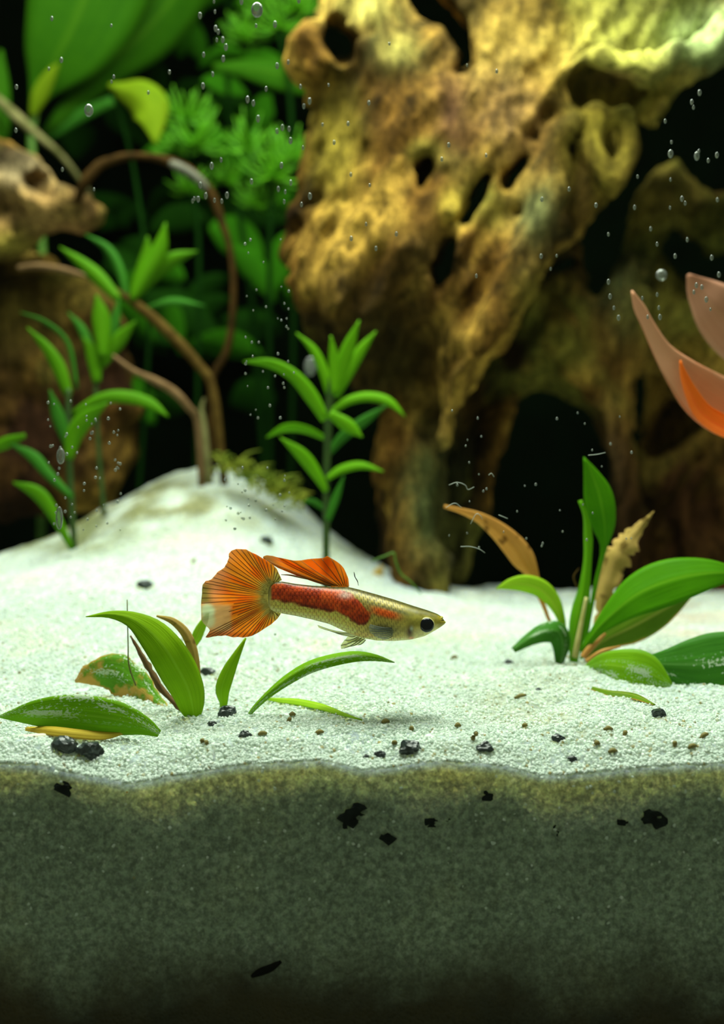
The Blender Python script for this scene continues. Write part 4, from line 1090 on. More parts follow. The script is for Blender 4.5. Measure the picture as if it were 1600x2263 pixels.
TOP = [(462, 330), (475, 302), (500, 284), (540, 280), (620, 294), (720, 305), (840, 313), (930, 312), (1000, 329), (1100, 357), (1200, 386), (1300, 419), (1400, 450), (1455, 470), (1478, 484), (1492, 500), (1500, 512)]
BOT = [(462, 420), (475, 445), (500, 460), (540, 468), (620, 482), (720, 504), (820, 530), (900, 568), (960, 594), (1020, 614), (1100, 627), (1200, 630), (1300, 622), (1380, 602), (1440, 570), (1480, 546), (1500, 530)]
WID = [(462, 5), (485, 20), (520, 40), (620, 52), (760, 66), (900, 92), (1020, 112), (1150, 120), (1250, 114), (1340, 100), (1420, 72), (1470, 48), (1500, 26)]
def fish_body():
    nx, na = 420, 110
    X = 462 + (1500 - 462) * np.linspace(0, 1, nx)
    # smooth profiles
    def prof(tab):
        t = np.array(tab, float)
        y = np.interp(X, t[:, 0], t[:, 1])
        k = np.hanning(15); k /= k.sum()
        yp = np.pad(y, 7, mode='edge')
        ys_ = np.convolve(yp, k, 'valid')
        e = np.minimum(sstep(462, 500, X), 1 - sstep(1480, 1500, X))
        return ys_ * e + y * (1 - e)
    zt, zb, w = prof(TOP), prof(BOT), prof(WID)
    a = np.linspace(0, 2 * np.pi, na, endpoint=False)
    ca, sa = np.cos(a), np.sin(a)
    sgn = lambda v, p: np.sign(v) * np.abs(v) ** p
    zy = (zt + zb)[:, None] / 2 - (zb - zt)[:, None] / 2 * sgn(sa, 0.95)[None]
    dy = w[:, None] * sgn(ca, 0.9)[None]
    zx = np.repeat(X[:, None], na, 1)
    tv = (zy - zt[:, None]) / (zb - zt)[:, None]                 # 0 back .. 1 belly
    # scales: staggered rows that follow the flank
    s_px = 25.0
    row = (zy - 0.28 * (zx - 500) * sstep(800, 1300, zx)) / 19.0
    ri = np.floor(row); cx = (zx / s_px + 0.5 * (ri % 2)); ci = np.floor(cx)
    fu, fv = cx - ci - 0.5, row - ri - 0.5
    edge = np.hypot(fu * 0.95 + 0.28, fv * 1.0)
    sc_edge = sstep(0.46, 0.74, edge)
    on = (1 - sstep(1190, 1290, zx)) * sstep(470, 500, zx)
    relief = -on * sc_edge * 2.2
    # mouth cleft, gill cover step, nostril bumps
    mouth = np.exp(-((zy - 508) / 5) ** 2) * sstep(1466, 1492, zx) * 9
    gill = np.exp(-((zx - (1262 + 14 * np.sin((zy - 560) / 40))) / 6) ** 2) * sstep(500, 540, zy) * (1 - sstep(600, 625, zy)) * 5
    grow = 1 - (mouth + gill - relief) / np.maximum(w[:, None], 20)
    dy2 = dy * grow
    V = np.stack([Z(0, 0)[0] + L(zx / 2.667, FD), Z(0, 0)[1] + L(dy2 / 2.667, FD), Z(0, 0)[2] - L(zy / 2.667, FD)], -1)
    # pigment, with highlights painted in
    def lin(*c): return np.array(rgb(*c)[:3])
    nA = fbm(zx / 38, zy / 30, np.sign(ca)[None] * 3.0 + 0 * zx, 3, 3); nB = fbm(zx / 12, zy / 12, 0 * zx + 1, 2, 4)
    col = np.zeros(zx.shape + (3,))
    def lay(c, k):
        nonlocal col
        k = np.clip(k, 0, 1)[..., None]
        col = col * (1 - k) + lin(*c) * k
    lay((214, 196, 98), np.ones(zx.shape))
    lay((142, 128, 62), 1 - sstep(0.30, 0.58, tv + 0.06 * nA))
    lay((226, 214, 150), sstep(0.78, 0.95, tv) * 0.8)
    head = sstep(1210, 1330, zx)
    lay((158, 148, 62), head * (1 - sstep(0.45, 0.8, tv)))
    lay((206, 196, 132), head * sstep(0.5, 0.75, tv))
    lay((112, 104, 44), head * (1 - sstep(0.12, 0.32, tv + 0.05 * nA)))
    # red flank
    low = np.interp(zx[:, 0], [470, 540, 620, 740, 860, 930, 1000, 1045, 1080], [385, 392, 402, 430, 448, 478, 522, 512, 450])[:, None]
    high = np.interp(zx[:, 0], [470, 560, 840, 905, 960, 1010, 1050, 1080], [300, 286, 318, 330, 352, 400, 450, 450])[:, None]
    red = sstep(-8, 8, low - zy + 10 * nA) * sstep(-8, 8, zy - high + 6 * nB) * sstep(470, 490, zx) * (1 - sstep(1045, 1080, zx))
    lay((188, 64, 12), red)
    lay((134, 34, 8), red * sstep(0.0, 0.5, nA) * 0.6)
    lay((96, 34, 12), red * (1 - sstep(0, 16, low - zy)) * 0.8)
    lay((206, 88, 30), red * sstep(0.1, 0.6, -nA) * 0.5)
    lay((222, 190, 176), np.exp(-((zx - 918) / 40) ** 2 - ((zy - 356) / 17) ** 2) * 0.75)  # pinkish white scales with a whitish highlight painted in
    spot = np.exp(-(np.abs((zx - 1148) / 78) ** 3) - (np.abs((zy - 456 - (zx - 1148) * 0.26) / 24) ** 3))
    lay((216, 84, 18), spot * 1.1)
    lay((88, 92, 56), np.exp(-((zy - (392 + (zx - 1060) * 0.32)) / 12) ** 2) * sstep(1000, 1040, zx) * (1 - sstep(1260, 1330, zx)) * 0.75)
    lay((58, 66, 58), np.exp(-((zx - 1120) / 85) ** 2 - ((zy - 545) / 34) ** 2) * 0.9)
    lay((104, 106, 80), np.exp(-((zx - 1200) / 60) ** 2 - ((zy - 560) / 40) ** 2) * 0.6)
    lay((210, 150, 84), np.exp(-((zx - 1000) / 120) ** 2 - ((zy - 590) / 16) ** 2) * 0.5)
    lay((62, 18, 20), np.exp(-((zx - 1290) / 24) ** 2 - ((zy - 565) / 44) ** 2) * 0.95)
    lay((190, 205, 190), np.exp(-((zx - 1300) / 9) ** 2 - ((zy - 545) / 13) ** 2) * 0.8)  # bright highlight painted on the gill patch
    lay((205, 120, 96), np.exp(-((zx - 1302) / 16) ** 2 - ((zy - 606) / 9) ** 2) * 0.8)
    lay((150, 134, 34), sstep(1440, 1475, zx) * 0.8)
    lay((70, 66, 24), np.exp(-((zy - 508) / 6) ** 2) * sstep(1464, 1490, zx) * 0.8)
    for (ex, ey) in ((1424, 468), (1446, 500), (1410, 590), (1360, 470)):
        lay((112, 100, 30), np.exp(-((zx - ex) / 14) ** 2 - ((zy - ey) / 8) ** 2) * 0.6)
    lay((64, 62, 28), (1 - sstep(0.02, 0.075, tv)) * 0.9)
    lay((70, 66, 30), sstep(0.955, 0.99, tv) * sstep(520, 560, zx) * (1 - sstep(800, 880, zx)) * 0.9)
    lay((148, 140, 84), (1 - sstep(462, 486, zx)) * 0.8)
    band = (1 - sstep(0.12, 0.22, tv)) * sstep(940, 1000, zx) * (1 - sstep(1230, 1290, zx))
    lay((176, 156, 74), band * (1 - sc_edge) * sstep(0.04, 0.08, tv))
    col *= (1 - on * sc_edge * 0.5)[..., None]
    col *= (1 + 0.16 * nB)[..., None]
    col = np.minimum(col * 1.5, 0.92)
    I = np.arange(nx * na).reshape(nx, na); J = np.roll(I, -1, 1)
    F = np.stack([I[:-1], J[:-1], J[1:], I[1:]], -1).reshape(-1, 4)
    V = V.reshape(-1, 3); n0 = len(V)
    c0 = Z(458, 375); c1 = Z(1502, 521)
    V = np.concatenate([V, c0[None], c1[None]])
    col = np.concatenate([col.reshape(-1, 3), col[0].mean(0)[None], col[-1].mean(0)[None]])
    tri = [(n0, int(J[0, j]), int(I[0, j])) for j in range(na)] + [(n0 + 1, int(I[-1, j]), int(J[-1, j])) for j in range(na)]
    faces = [tuple(int(q) for q in f) for f in F] + tri
    return V, faces, col, X, zt, zb, w

def mat_fish():
    m, N, K, out = new_mat('guppy_skin')
    at = N('ShaderNodeVertexColor', layer_name='tint')
    pr = N('ShaderNodeBsdfPrincipled'); K(at.outputs[0], pr.inputs['Base Color'])
    pr.inputs['Roughness'].default_value = 0.38; pr.inputs['Specular IOR Level'].default_value = 0.45
    tr = N('ShaderNodeBsdfTranslucent'); K(at.outputs[0], tr.inputs[0])
    mx = N('ShaderNodeMixShader'); mx.inputs[0].default_value = 0.25
    K(pr.outputs[0], mx.inputs[1]); K(tr.outputs[0], mx.inputs[2]); K(mx.outputs[0], out.inputs[0])
    return m
def mat_fin(name, clear):
    m, N, K, out = new_mat(name)
    at = N('ShaderNodeVertexColor', layer_name='tint')
    df = N('ShaderNodeBsdfDiffuse'); K(at.outputs[0], df.inputs[0])
    tr = N('ShaderNodeBsdfTranslucent'); K(at.outputs[0], tr.inputs[0])
    mx = N('ShaderNodeMixShader'); mx.inputs[0].default_value = 0.5
    K(df.outputs[0], mx.inputs[1]); K(tr.outputs[0], mx.inputs[2])
    tp = N('ShaderNodeBsdfTransparent'); gm = N('ShaderNodeGamma'); gm.inputs[1].default_value = 0.56; K(at.outputs[0], gm.inputs[0]); K(gm.outputs[0], tp.inputs[0])
    m2 = N('ShaderNodeMixShader'); m2.inputs[0].default_value = clear
    K(mx.outputs[0], m2.inputs[1]); K(tp.outputs[0], m2.inputs[2]); K(m2.outputs[0], out.inputs[0])
    return m
fin_m = mat_fin('orange_fin_membrane', 0.48)
clear_m = mat_fin('clear_fin_membrane', 0.86)
ray_m = mat_flat('dark_fin_ray', (0.20, 0.075, 0.012, 1), 0.5)
pray_m = mat_flat('grey_fin_ray', (0.42, 0.42, 0.29, 1), 0.5)

Vb, Fb, cb, FX, FZT, FZB, FW = fish_body()
part('body', Vb, Fb, mat_fish(), fish, col=cb)

def fin_sheet(grid, thick=0.012):
    """grid (n, m, 3) cm -> closed thin shell"""
    n, m = grid.shape[:2]
    du = np.gradient(grid, axis=0); dv = np.gradient(grid, axis=1)
    N_ = nrm(np.cross(du, dv))
    A = (grid + N_ * thick / 2).reshape(-1, 3); B_ = (grid - N_ * thick / 2).reshape(-1, 3)
    I = np.arange(n * m).reshape(n, m); J = I + n * m
    q = lambda a, b, c, d: np.stack([a, b, c, d], -1).reshape(-1, 4)
    F = np.concatenate([q(I[:-1, :-1], I[1:, :-1], I[1:, 1:], I[:-1, 1:]), q(J[:-1, :-1], J[:-1, 1:], J[1:, 1:], J[1:, :-1]),
                        q(I[:-1, 0], J[:-1, 0], J[1:, 0], I[1:, 0]), q(I[:-1, -1], I[1:, -1], J[1:, -1], J[:-1, -1]),
                        q(I[0, :-1], I[0, 1:], J[0, 1:], J[0, :-1]), q(I[-1, :-1], J[-1, :-1], J[-1, 1:], I[-1, 1:])])
    return np.concatenate([A, B_]), F

def T6(x, y):            # close-up drawing of the tail (7.62 px per pixel) -> fish drawing coordinates
    return ((430 + x / 7.62 - 420) * 2.667, (1200 + y / 7.62 - 1180) * 2.667)
TAIL = [T6(*q) for q in [(1470, 625), (1440, 560), (1380, 435), (1330, 380), (1270, 332), (1200, 290), (1130, 252), (1040, 195), (960, 160), (915, 135), (870, 106), (780, 102), (700, 100), (620, 130), (572, 180), (570, 260), (548, 300), (540, 335), (505, 385),
        (495, 415), (440, 455), (378, 492), (350, 535), (335, 550), (285, 608), (240, 632), (182, 640), (150, 680), (128, 705), (112, 790), (108, 850), (95, 910), (78, 990), (68, 1080), (66, 1180), (72, 1320), (110, 1375), (160, 1420), (215, 1462), (235, 1490), (205, 1540),
        (155, 1612), (200, 1616), (265, 1600), (370, 1580), (440, 1580), (505, 1570), (560, 1585), (620, 1605), (710, 1600), (800, 1612), (880, 1598), (955, 1580), (1080, 1510), (1180, 1440), (1290, 1370), (1390, 1280), (1430, 1225), (1455, 1190)]]
tail_o = np.array(T6(1480, 905))
def tail_wave(r, th):
    return 0.05 * np.sin(th * 9) * r**1.5 + 0.10 * r * r + 0.06 * np.sin(th * 2.1) * r
def build_tail():
    tp = np.array(TAIL)
    n, m = 260, 44
    seglen = np.concatenate([[0], np.cumsum(np.hypot(*np.diff(tp, axis=0).T))]); s = np.linspace(0, seglen[-1], n)
    out = np.stack([np.interp(s, seglen, tp[:, 0]), np.interp(s, seglen, tp[:, 1])], -1)
    k = np.linspace(0, 1, n)
    base = np.stack([478 + 22 * np.abs(k - .5), 300 + (450 - 300) * k], -1)
    r = np.linspace(0, 1, m)
    xy = base[:, None] * (1 - r)[None, :, None] + out[:, None] * r[None, :, None]
    vec = xy - tail_o
    th = np.arctan2(vec[..., 1], -vec[..., 0]); rad = np.hypot(vec[..., 0], vec[..., 1]) / 430
    G = np.zeros(xy.shape[:2] + (3,))
    G[..., 0] = Z(0, 0)[0] + L(xy[..., 0] / 2.667, FD); G[..., 2] = Z(0, 0)[2] - L(xy[..., 1] / 2.667, FD)
    G[..., 1] = Z(0, 0)[1] + tail_wave(rad, th)
    def lin(*c): return np.array(rgb(*c)[:3])
    col = np.zeros(xy.shape[:2] + (3,))
    def lay(c, kk):
        nonlocal col
        kk = np.clip(kk, 0, 1)[..., None]; col = col * (1 - kk) + lin(*c) * kk
    nz = fbm(th * 9, rad * 2.2, 0 * rad, 3, 8); nf = fbm(th * 40, rad * 3, 0 * rad + 2, 2, 12)
    lay((255, 164, 52), np.ones(rad.shape))
    lay((255, 182, 60), sstep(0.52, 0.28, rad + 0.08 * nz) * 0.9)
    lay((206, 190, 112), sstep(0.40, 0.26, rad + 0.05 * nz))
    lay((120, 104, 44), sstep(0.38, 0.2, rad) * sstep(0.1, 0.5, fbm(xy[..., 0] / 9, xy[..., 1] / 9, 0 * rad, 2, 19)) * 0.7)
    lay((255, 116, 14), sstep(0.0, 0.5, nz) * sstep(0.3, 0.5, rad) * 0.7)
    lay((238, 176, 128), sstep(0.70, 0.98, rad + 0.06 * nz) * sstep(0.95, 0.3, th) * sstep(-0.9, 0.1, -th + 0.4) * 0.0 + sstep(0.72, 1.0, rad + .05 * nz) * 0.8)
    tx = (xy[..., 0] / 2.667 - 10) * 7.62; ty = (xy[..., 1] / 2.667 - 20) * 7.62
    lay((150, 140, 80), sstep(330, 150, tx) * sstep(640, 760, ty) * sstep(1060, 980, ty) * 0.9)
    whit = sstep(640, 560, tx) * sstep(1020, 1090, ty) * sstep(-40, 40, (1478 - ty) + 0.0 * tx)
    lay((232, 190, 140), whit * 0.85)
    lay((232, 236, 205), np.exp(-(np.hypot((tx - 185) / 130, (ty - 1165) / 130) ** 6)))
    lay((222, 222, 190), np.exp(-(np.hypot((tx - 200) / 130, (ty - 1330) / 130) ** 6)) * 0.8)
    lay((196, 92, 22), sstep(1480, 1560, ty) * 0.6)
    col *= (1 + 0.14 * nf)[..., None]
    V, F = fin_sheet(G)
    cc = col.reshape(-1, 3)
    return V, F, np.concatenate([cc, cc])
Vt, Ft, ct = build_tail()
tail = part('caudal_fin', Vt, Ft, fin_m, fish, col=ct)

def zray(pts, r, dyf=None):
    """a fin ray: drawing coordinates + offset across -> tube"""
    return tube_mesh([Z(a, b, c) for a, b, c in pts], r, n=10, m=5)
tp = np.array(TAIL)
sl_ = np.concatenate([[0], np.cumsum(np.hypot(*np.diff(tp, axis=0).T))])
rr = np.random.default_rng(3)
for k in range(46):
    s = sl_[-1] * (0.015 + 0.97 * k / 45)
    ex, ey = np.interp(s, sl_, tp[:, 0]), np.interp(s, sl_, tp[:, 1])
    kk = k / 45
    bx, by = 478 + 22 * abs(kk - .5), 300 + 150 * kk
    t6x, t6y = (ex / 2.667 - 10) * 7.62, (ey / 2.667 - 20) * 7.62
    end = 0.995
    if t6x < 300 and 1060 < t6y < 1480: end = rr.uniform(0.52, 0.62)
    pts = []
    for q in np.linspace(0.06, end, 6):
        x, y = bx + (ex - bx) * q, by + (ey - by) * q
        v = np.array([x, y]) - tail_o
        th, ra = math.atan2(v[1], -v[0]), math.hypot(*v) / 430
        pts.append((x, y, tail_wave(ra, th) - 0.003))
    Vr, Fr = zray(pts, [0.003, 0.006, 0.0055])
    part('fin_ray', Vr, Fr, ray_m, tail)

def build_dorsal():
    outl = np.array([(934, 306), (930, 268), (918, 238), (905, 208), (888, 186), (868, 168), (838, 148), (808, 131), (782, 144), (735, 148), (690, 152), (655, 158), (620, 159), (590, 155), (560, 150), (520, 142), (480, 133), (445, 129), (426, 136), (430, 146), (470, 170), (520, 202), (560, 218)], float)
    n, m = 120, 24
    sl = np.concatenate([[0], np.cumsum(np.hypot(*np.diff(outl, axis=0).T))]); s = np.linspace(0, sl[-1], n)
    out = np.stack([np.interp(s, sl, outl[:, 0]), np.interp(s, sl, outl[:, 1])], -1)
    k = np.linspace(0, 1, n)
    base = np.stack([934 - 100 * k, 312 - 0 * k], -1)
    r = np.linspace(0, 1, m)
    ctrl = base + (out - base) * 0.5 + np.stack([20 * np.sin(k * np.pi), 10 * k + 12 * np.sin(k * np.pi)], -1)
    xy = base[:, None] * ((1 - r)**2)[None, :, None] + ctrl[:, None] * (2 * r * (1 - r))[None, :, None] + out[:, None] * (r * r)[None, :, None]
    return xy, k, r
def dorsal_y(k, r): return 0.04 * np.sin(k * 20) * r + 0.08 * r * r
def make_dorsal():
    xy, k, r = build_dorsal()
    K_, R_ = np.meshgrid(k, r, indexing='ij')
    G = np.stack([Z(0, 0)[0] + L(xy[..., 0] / 2.667, FD), Z(0, 0)[1] + dorsal_y(K_, R_), Z(0, 0)[2] - L(xy[..., 1] / 2.667, FD)], -1)
    def lin(*c): return np.array(rgb(*c)[:3])
    nz = fbm(K_ * 9, R_ * 3, 0 * R_, 3, 14)
    col = np.zeros(K_.shape + (3,)) + lin(255, 150, 40)
    def lay(c, kk):
        nonlocal col
        kk = np.clip(kk, 0, 1)[..., None]; col = col * (1 - kk) + lin(*c) * kk
    lay((255, 108, 10), sstep(-0.1, 0.4, nz) * 0.7)
    lay((255, 160, 44), sstep(0.35, 0.0, R_) * 0.6)
    lay((170, 130, 74), sstep(560, 450, xy[..., 0]) * 0.9)
    lay((190, 120, 40), sstep(0.93, 1.0, R_) * 0.6)
    V, F = fin_sheet(G)
    return part('dorsal_fin', V, F, fin_m, fish, col=np.concatenate([col.reshape(-1, 3)] * 2)), xy, k, r
dors, dxy, dk, dr = make_dorsal()
for i in np.linspace(3, 117, 13).astype(int):
    jj = np.linspace(1, 23, 6).astype(int)
    Vr, Fr = zray([(dxy[i, j, 0], dxy[i, j, 1], float(dorsal_y(dk[i], dr[j])) - 0.003) for j in jj], [0.006, 0.0065, 0.005])
    part('fin_ray', Vr, Fr, ray_m, dors)
Vr, Fr = zray([(700, 268, 0), (650, 256, 0), (590, 243, 0), (536, 240, 0)], [0.008, 0.014, 0.004]); part('fin_ray', Vr, Fr, ray_m, dors)

def small_fin(name, base, tips, y0, y1, ray_r, mat, ray_mat, tint, nrays, sag=8, label=None):
    """fan between a base segment and a chain of tips (drawing coordinates)"""
    n, m = 30, 10
    tp_ = np.array(tips, float); sl = np.concatenate([[0], np.cumsum(np.hypot(*np.diff(tp_, axis=0).T))])
    s = np.linspace(0, sl[-1], n); k = np.linspace(0, 1, n); r = np.linspace(0, 1, m)
    out = np.stack([np.interp(s, sl, tp_[:, 0]), np.interp(s, sl, tp_[:, 1])], -1)
    b0, b1 = np.array(base[0], float), np.array(base[1], float)
    bs = b0 + (b1 - b0) * k[:, None]
    xy = bs[:, None] * (1 - r)[None, :, None] + out[:, None] * r[None, :, None]
    xy[..., 1] += sag * np.sin(r * np.pi)[None]
    yy_ = y0 + (y1 - y0) * r
    G = np.stack([Z(0, 0)[0] + L(xy[..., 0] / 2.667, FD), np.broadcast_to(Z(0, 0)[1] + yy_, xy.shape[:2]), Z(0, 0)[2] - L(xy[..., 1] / 2.667, FD)], -1)
    V, F = fin_sheet(G, 0.008)
    fn = part(name, V, F, mat, fish, col=np.tile(np.array(rgb(*tint)[:3]), (len(V), 1)))
    if label: fn['label'] = label
    for i in np.linspace(0, n - 1, nrays).astype(int):
        Vr, Fr = zray([(xy[i, j, 0], xy[i, j, 1], float(yy_[j]) + (0.004 if y1 > y0 else -0.004)) for j in (0, 2, 4, 6, 8, 9)], [ray_r, ray_r, ray_r * 0.6])
        part('fin_ray', Vr, Fr, ray_mat, fn)
small_fin('anal_fin', ((930, 582), (980, 600)), [(752, 538), (758, 552), (800, 563), (860, 585)], 0.0, 0.0, 0.004, clear_m, pray_m, (215, 215, 170), 5, label='clear fin swept back under the belly')
small_fin('pelvic_fin', ((985, 602), (1035, 618)), [(912, 616), (890, 648), (892, 668), (960, 650), (990, 645)], -0.10, -0.16, 0.007, clear_m, pray_m, (215, 215, 170), 5)
small_fin('pelvic_fin', ((985, 602), (1035, 618)), [(930, 610), (915, 632), (930, 650), (980, 640)], 0.10, 0.16, 0.007, clear_m, pray_m, (215, 215, 170), 4)
hw_ = L(115 / 2.667, FD)
for sd in (-1, 1):
    small_fin('pectoral_fin', ((1195, 540), (1190, 590)), [(1060, 516), (1052, 534), (1060, 560), (1090, 585), (1120, 596)], sd * (hw_ - 0.02), sd * (hw_ + 0.09), 0.005, mat_fin('smoky_fin', 0.88), mat_flat('smoky_fin_ray', (0.14, 0.16, 0.15, 1), 0.4), (222, 230, 224), 7)
def eye(sd):
    c = Z(1390, 527); i = np.argmin(np.abs(FX - 1390))
    ww = L(FW[i] / 2.667, FD); r = L(46 / 2.667, FD)
    bm = bmesh.new(); bmesh.ops.create_uvsphere(bm, u_segments=32, v_segments=16, radius=1)
    V = np.array([v.co[:] for v in bm.verts]); F = [tuple(v.index for v in f.verts) for f in bm.faces]; bm.free()
    rot = V[:, [0, 2, 1]] * [1, sd, 1]                              # the sphere's pole looks sideways
    Vr = rot * [r, r * 0.45, r] + c + [0, sd * (ww * 0.98), 0]
    ang = np.degrees(np.arccos(np.clip(V[:, 2], -1, 1)))
    return Vr, (F if sd > 0 else [f[::-1] for f in F]), ang
def blob(c, r3, n=(18, 10)):
    bm = bmesh.new(); bmesh.ops.create_uvsphere(bm, u_segments=n[0], v_segments=n[1], radius=1)
    V = np.array([v.co[:] for v in bm.verts]); F = [tuple(v.index for v in f.verts) for f in bm.faces]; bm.free()
    return V * np.array(r3) + c, F
lip_m = mat_flat('olive_lip', (0.42, 0.36, 0.07, 1), 0.4)
u = L(1 / 2.667, FD)
for nm_, zx_, zy_, a_, b_ in (('upper_lip', 1478, 492, 14, 8), ('lower_lip', 1492, 520, 15, 9)):
    Vl, Fl = blob(Z(zx_, zy_), (a_ * u, 30 * u, b_ * u))
    part(nm_, Vl, Fl, lip_m, fish)
iris_m = mat_plain('pale_gold_iris', (0.42, 0.36, 0.12, 1), (0.62, 0.58, 0.3, 1), 900, 0.25, 0.1, 0.5)
pup_m = mat_flat('black_pupil', (0.002, 0.003, 0.006, 1), 0.1, 0.35)
for sd in (-1, 1):
    Vr, Fr, ang = eye(sd)
    e = part('eye', Vr, Fr, iris_m, fish)
    c = Vr.mean(0)
    Vp = (Vr - c) * [0.90, 1.0, 0.90] + c + [0, sd * 0.018, 0]
    part('pupil', Vp, Fr, pup_m, e)

# ------------------------------------------------------------------ gravel chips, crumbs, bubbles
chip_m = mat_plain('black_gravel', (0.004, 0.006, 0.006, 1), (0.03, 0.045, 0.045, 1), 900, 0.32, 0.5, 0.6)
pale_m = mat_plain('pale_quartz', (0.45, 0.55, 0.5, 1), (0.7, 0.75, 0.7, 1), 500, 0.2, 0.2, 0.5)
def chip_mesh(c, r, seed, stretch=(1.25, 0.9, 0.85), sub=3, jag=0.42):
    bm = bmesh.new(); bmesh.ops.create_icosphere(bm, subdivisions=sub, radius=1)
    V = np.array([v.co[:] for v in bm.verts]); F = [tuple(v.index for v in f.verts) for f in bm.faces]; bm.free()
    k = 1 + jag * fbm(V[:, 0] * 1.25 + seed * 3.1, V[:, 1] * 1.25, V[:, 2] * 1.25 + seed, 3, seed)
    V = V * k[:, None]
    V = np.clip(V, -0.95, 0.9)
    a = seed * 2.4
    R_ = np.array(Matrix.Rotation(a, 3, 'Y') @ Matrix.Rotation(a * 0.7, 3, 'Z'))
    return (V @ R_.T) * np.array(stretch) * r + c, F
def on_sand(px, py):
    d = 12.25
    while d < 34 and ground_py(px, d) > py: d += 0.05
    return d
CH = [  # px, py (base), half width px, label
    (143, 1660, 24, 'jagged black gravel chip at the left end of the pair below the spotted leaf'),
    (197, 1668, 24, 'blocky black gravel chip at the right end of the pair below the spotted leaf'),
    (541, 1628, 14, 'grey black gravel chip on the sand below the sunken yellow green leaf'),
    (908, 1672, 22, 'glossy lobed black chip on the sand straight below the fish eye'),
    (1070, 1672, 15, 'slanting black chip near the sand edge right of the lobed chip'),
    (1236, 1642, 12, 'pointed dark chip on the sand below the right leafy plant'),
    (1264, 1686, 9, 'small cube shaped grey chip close to the sand edge at right'),
    (844, 1700, 9, 'grey dome shaped chip at the sand edge left of the lobed chip'),
    (838, 1676, 9, 'small mossy dark chip just above the dome shaped one'),
    (810, 1686, 6, 'tiny olive chip beside the dome shaped one'),
    (1456, 1582, 13, 'dark chip on bright sand below the low flecked leaf'),
    (458, 1490, 13, 'blurred slate chip between the arching leaf and the narrow leaf'),
    (501, 1580, 17, 'flat slate chip at the foot of the narrow upright leaf'),
    (468, 1602, 8, 'small grey chip at the foot of the large arching leaf'),
    (321, 1298, 13, 'blue grey chip alone on the slope left of the fish tail'),
    (1124, 1466, 9, 'blurred dark chip under the curled leaf of the right plant'),
    (590, 1200, 13, 'dark green chip on the mound above the fish tail'),
    (1190, 1528, 5, 'very small dark grain left of the right plant in its shadow')]
for i, (px, py, r, lb) in enumerate(CH):
    d = on_sand(px, py)
    c = P(px, py, d); R_ = L(r, d)
    c[2] = ground(px, d) + 0.28 * R_
    V, F = chip_mesh(c, R_, i + 3)
    solo('gravel_chip', V, F, chip_m, lb, 'pebble', 'black gravel chips on the sand', smooth=False)
deep_chip_m = mat_plain('buried_black_gravel', (0.002, 0.003, 0.003, 1), (0.012, 0.018, 0.016, 1), 900, 0.6, 0.5, 0.1)
BU = [(145, 1738, 22, 'soft dark chip buried below the pair of black chips'), (720, 1790, 10, 'small black chip buried under the sand edge left of the largest buried one'),
      (786, 1800, 32, 'largest black chip buried against the glass'), (764, 1826, 11, 'small black crumb touching the largest buried chip from below'),
      (856, 1850, 17, 'lowest black chip of the buried row below the fish'), (955, 1817, 17, 'round black chip buried right of the lowest one'),
      (991, 1806, 16, 'black chip buried against the round one, on its right'), (1076, 1756, 16, 'tall grey chip buried under the slanting surface chip'),
      (1228, 1834, 14, 'black chip with a rusty grain under it, buried at right'), (1376, 1816, 13, 'faint slate chip buried before the longest one'),
      (1440, 1806, 26, 'longest flat slate chip buried at far right'), (912, 1852, 6, 'tiny black crumb buried beside the lowest chip')]
for i, (px, py, r, lb) in enumerate(BU):
    d = 12.06
    V, F = chip_mesh(P(px, py, d), L(r, d), i + 31, (1.15, 0.35, 0.9), 3, 0.75)
    V[:, 1] = np.maximum(V[:, 1], 0.012)
    solo('buried_gravel_chip', V, F, deep_chip_m, lb, 'pebble', 'black gravel chips buried along the front glass', smooth=False)
for i, (px, py, r, lb, m) in enumerate([
        (898, 1806, 8, 'pale quartz grain buried above the lowest black chip', pale_m), (1090, 1862, 11, 'pale quartz grain buried below the tall grey chip', pale_m),
        (580, 1768, 9, 'pale quartz grain buried left of the black chips', pale_m), (262, 2008, 8, 'pale quartz grain deep in the dark sand at left', pale_m),
        (400, 1900, 6, 'pale speck of quartz in the middle of the dark sand', pale_m), (1074, 1828, 9, 'pale quartz grain buried right of the black pair', pale_m),
        (1352, 1775, 8, 'pale quartz grain buried above the faint slate chip', pale_m),
        (282, 1750, 9, 'orange grain buried under the dip of the sand edge', mat_flat('orange_grain', (0.6, 0.26, 0.03, 1), 0.4)),
        (1222, 1858, 9, 'rusty grain buried under a black chip', mat_flat('rusty_grain', (0.22, 0.06, 0.015, 1), 0.5)),
        (948, 1630, 10, 'bright white grain on the sand above the lobed chip', mat_flat('white_grain', (0.9, 0.93, 0.9, 1), 0.3))]):
    if py < 1700:
        d = on_sand(px, py); c = P(px, py, d); st = (1, 1, 0.9)
    else:
        d = 12.06; c = P(px, py, d); st = (1.1, 0.4, 0.9)
    V, F = chip_mesh(c, L(r, d), i + 60, st, 2, 0.2)
    V[:, 1] = np.maximum(V[:, 1], 0.012)
    solo('quartz_grain', V, F, m, lb, 'grain')
V, F = px_tube([(556, 2156, 12.07, 4), (575, 2146, 12.07, 9), (600, 2136, 12.07, 9), (622, 2122, 12.07, 4)], n=14)
V[:, 1] = 0.045 + (V[:, 1] - 0.07) * 0.5
solo('buried_twig', V, F, mat_plain('black_twig', (0.001, 0.001, 0.0006, 1), (0.004, 0.004, 0.002, 1), spec=0.05), 'short black twig buried deep in the sand against the glass', 'twig')

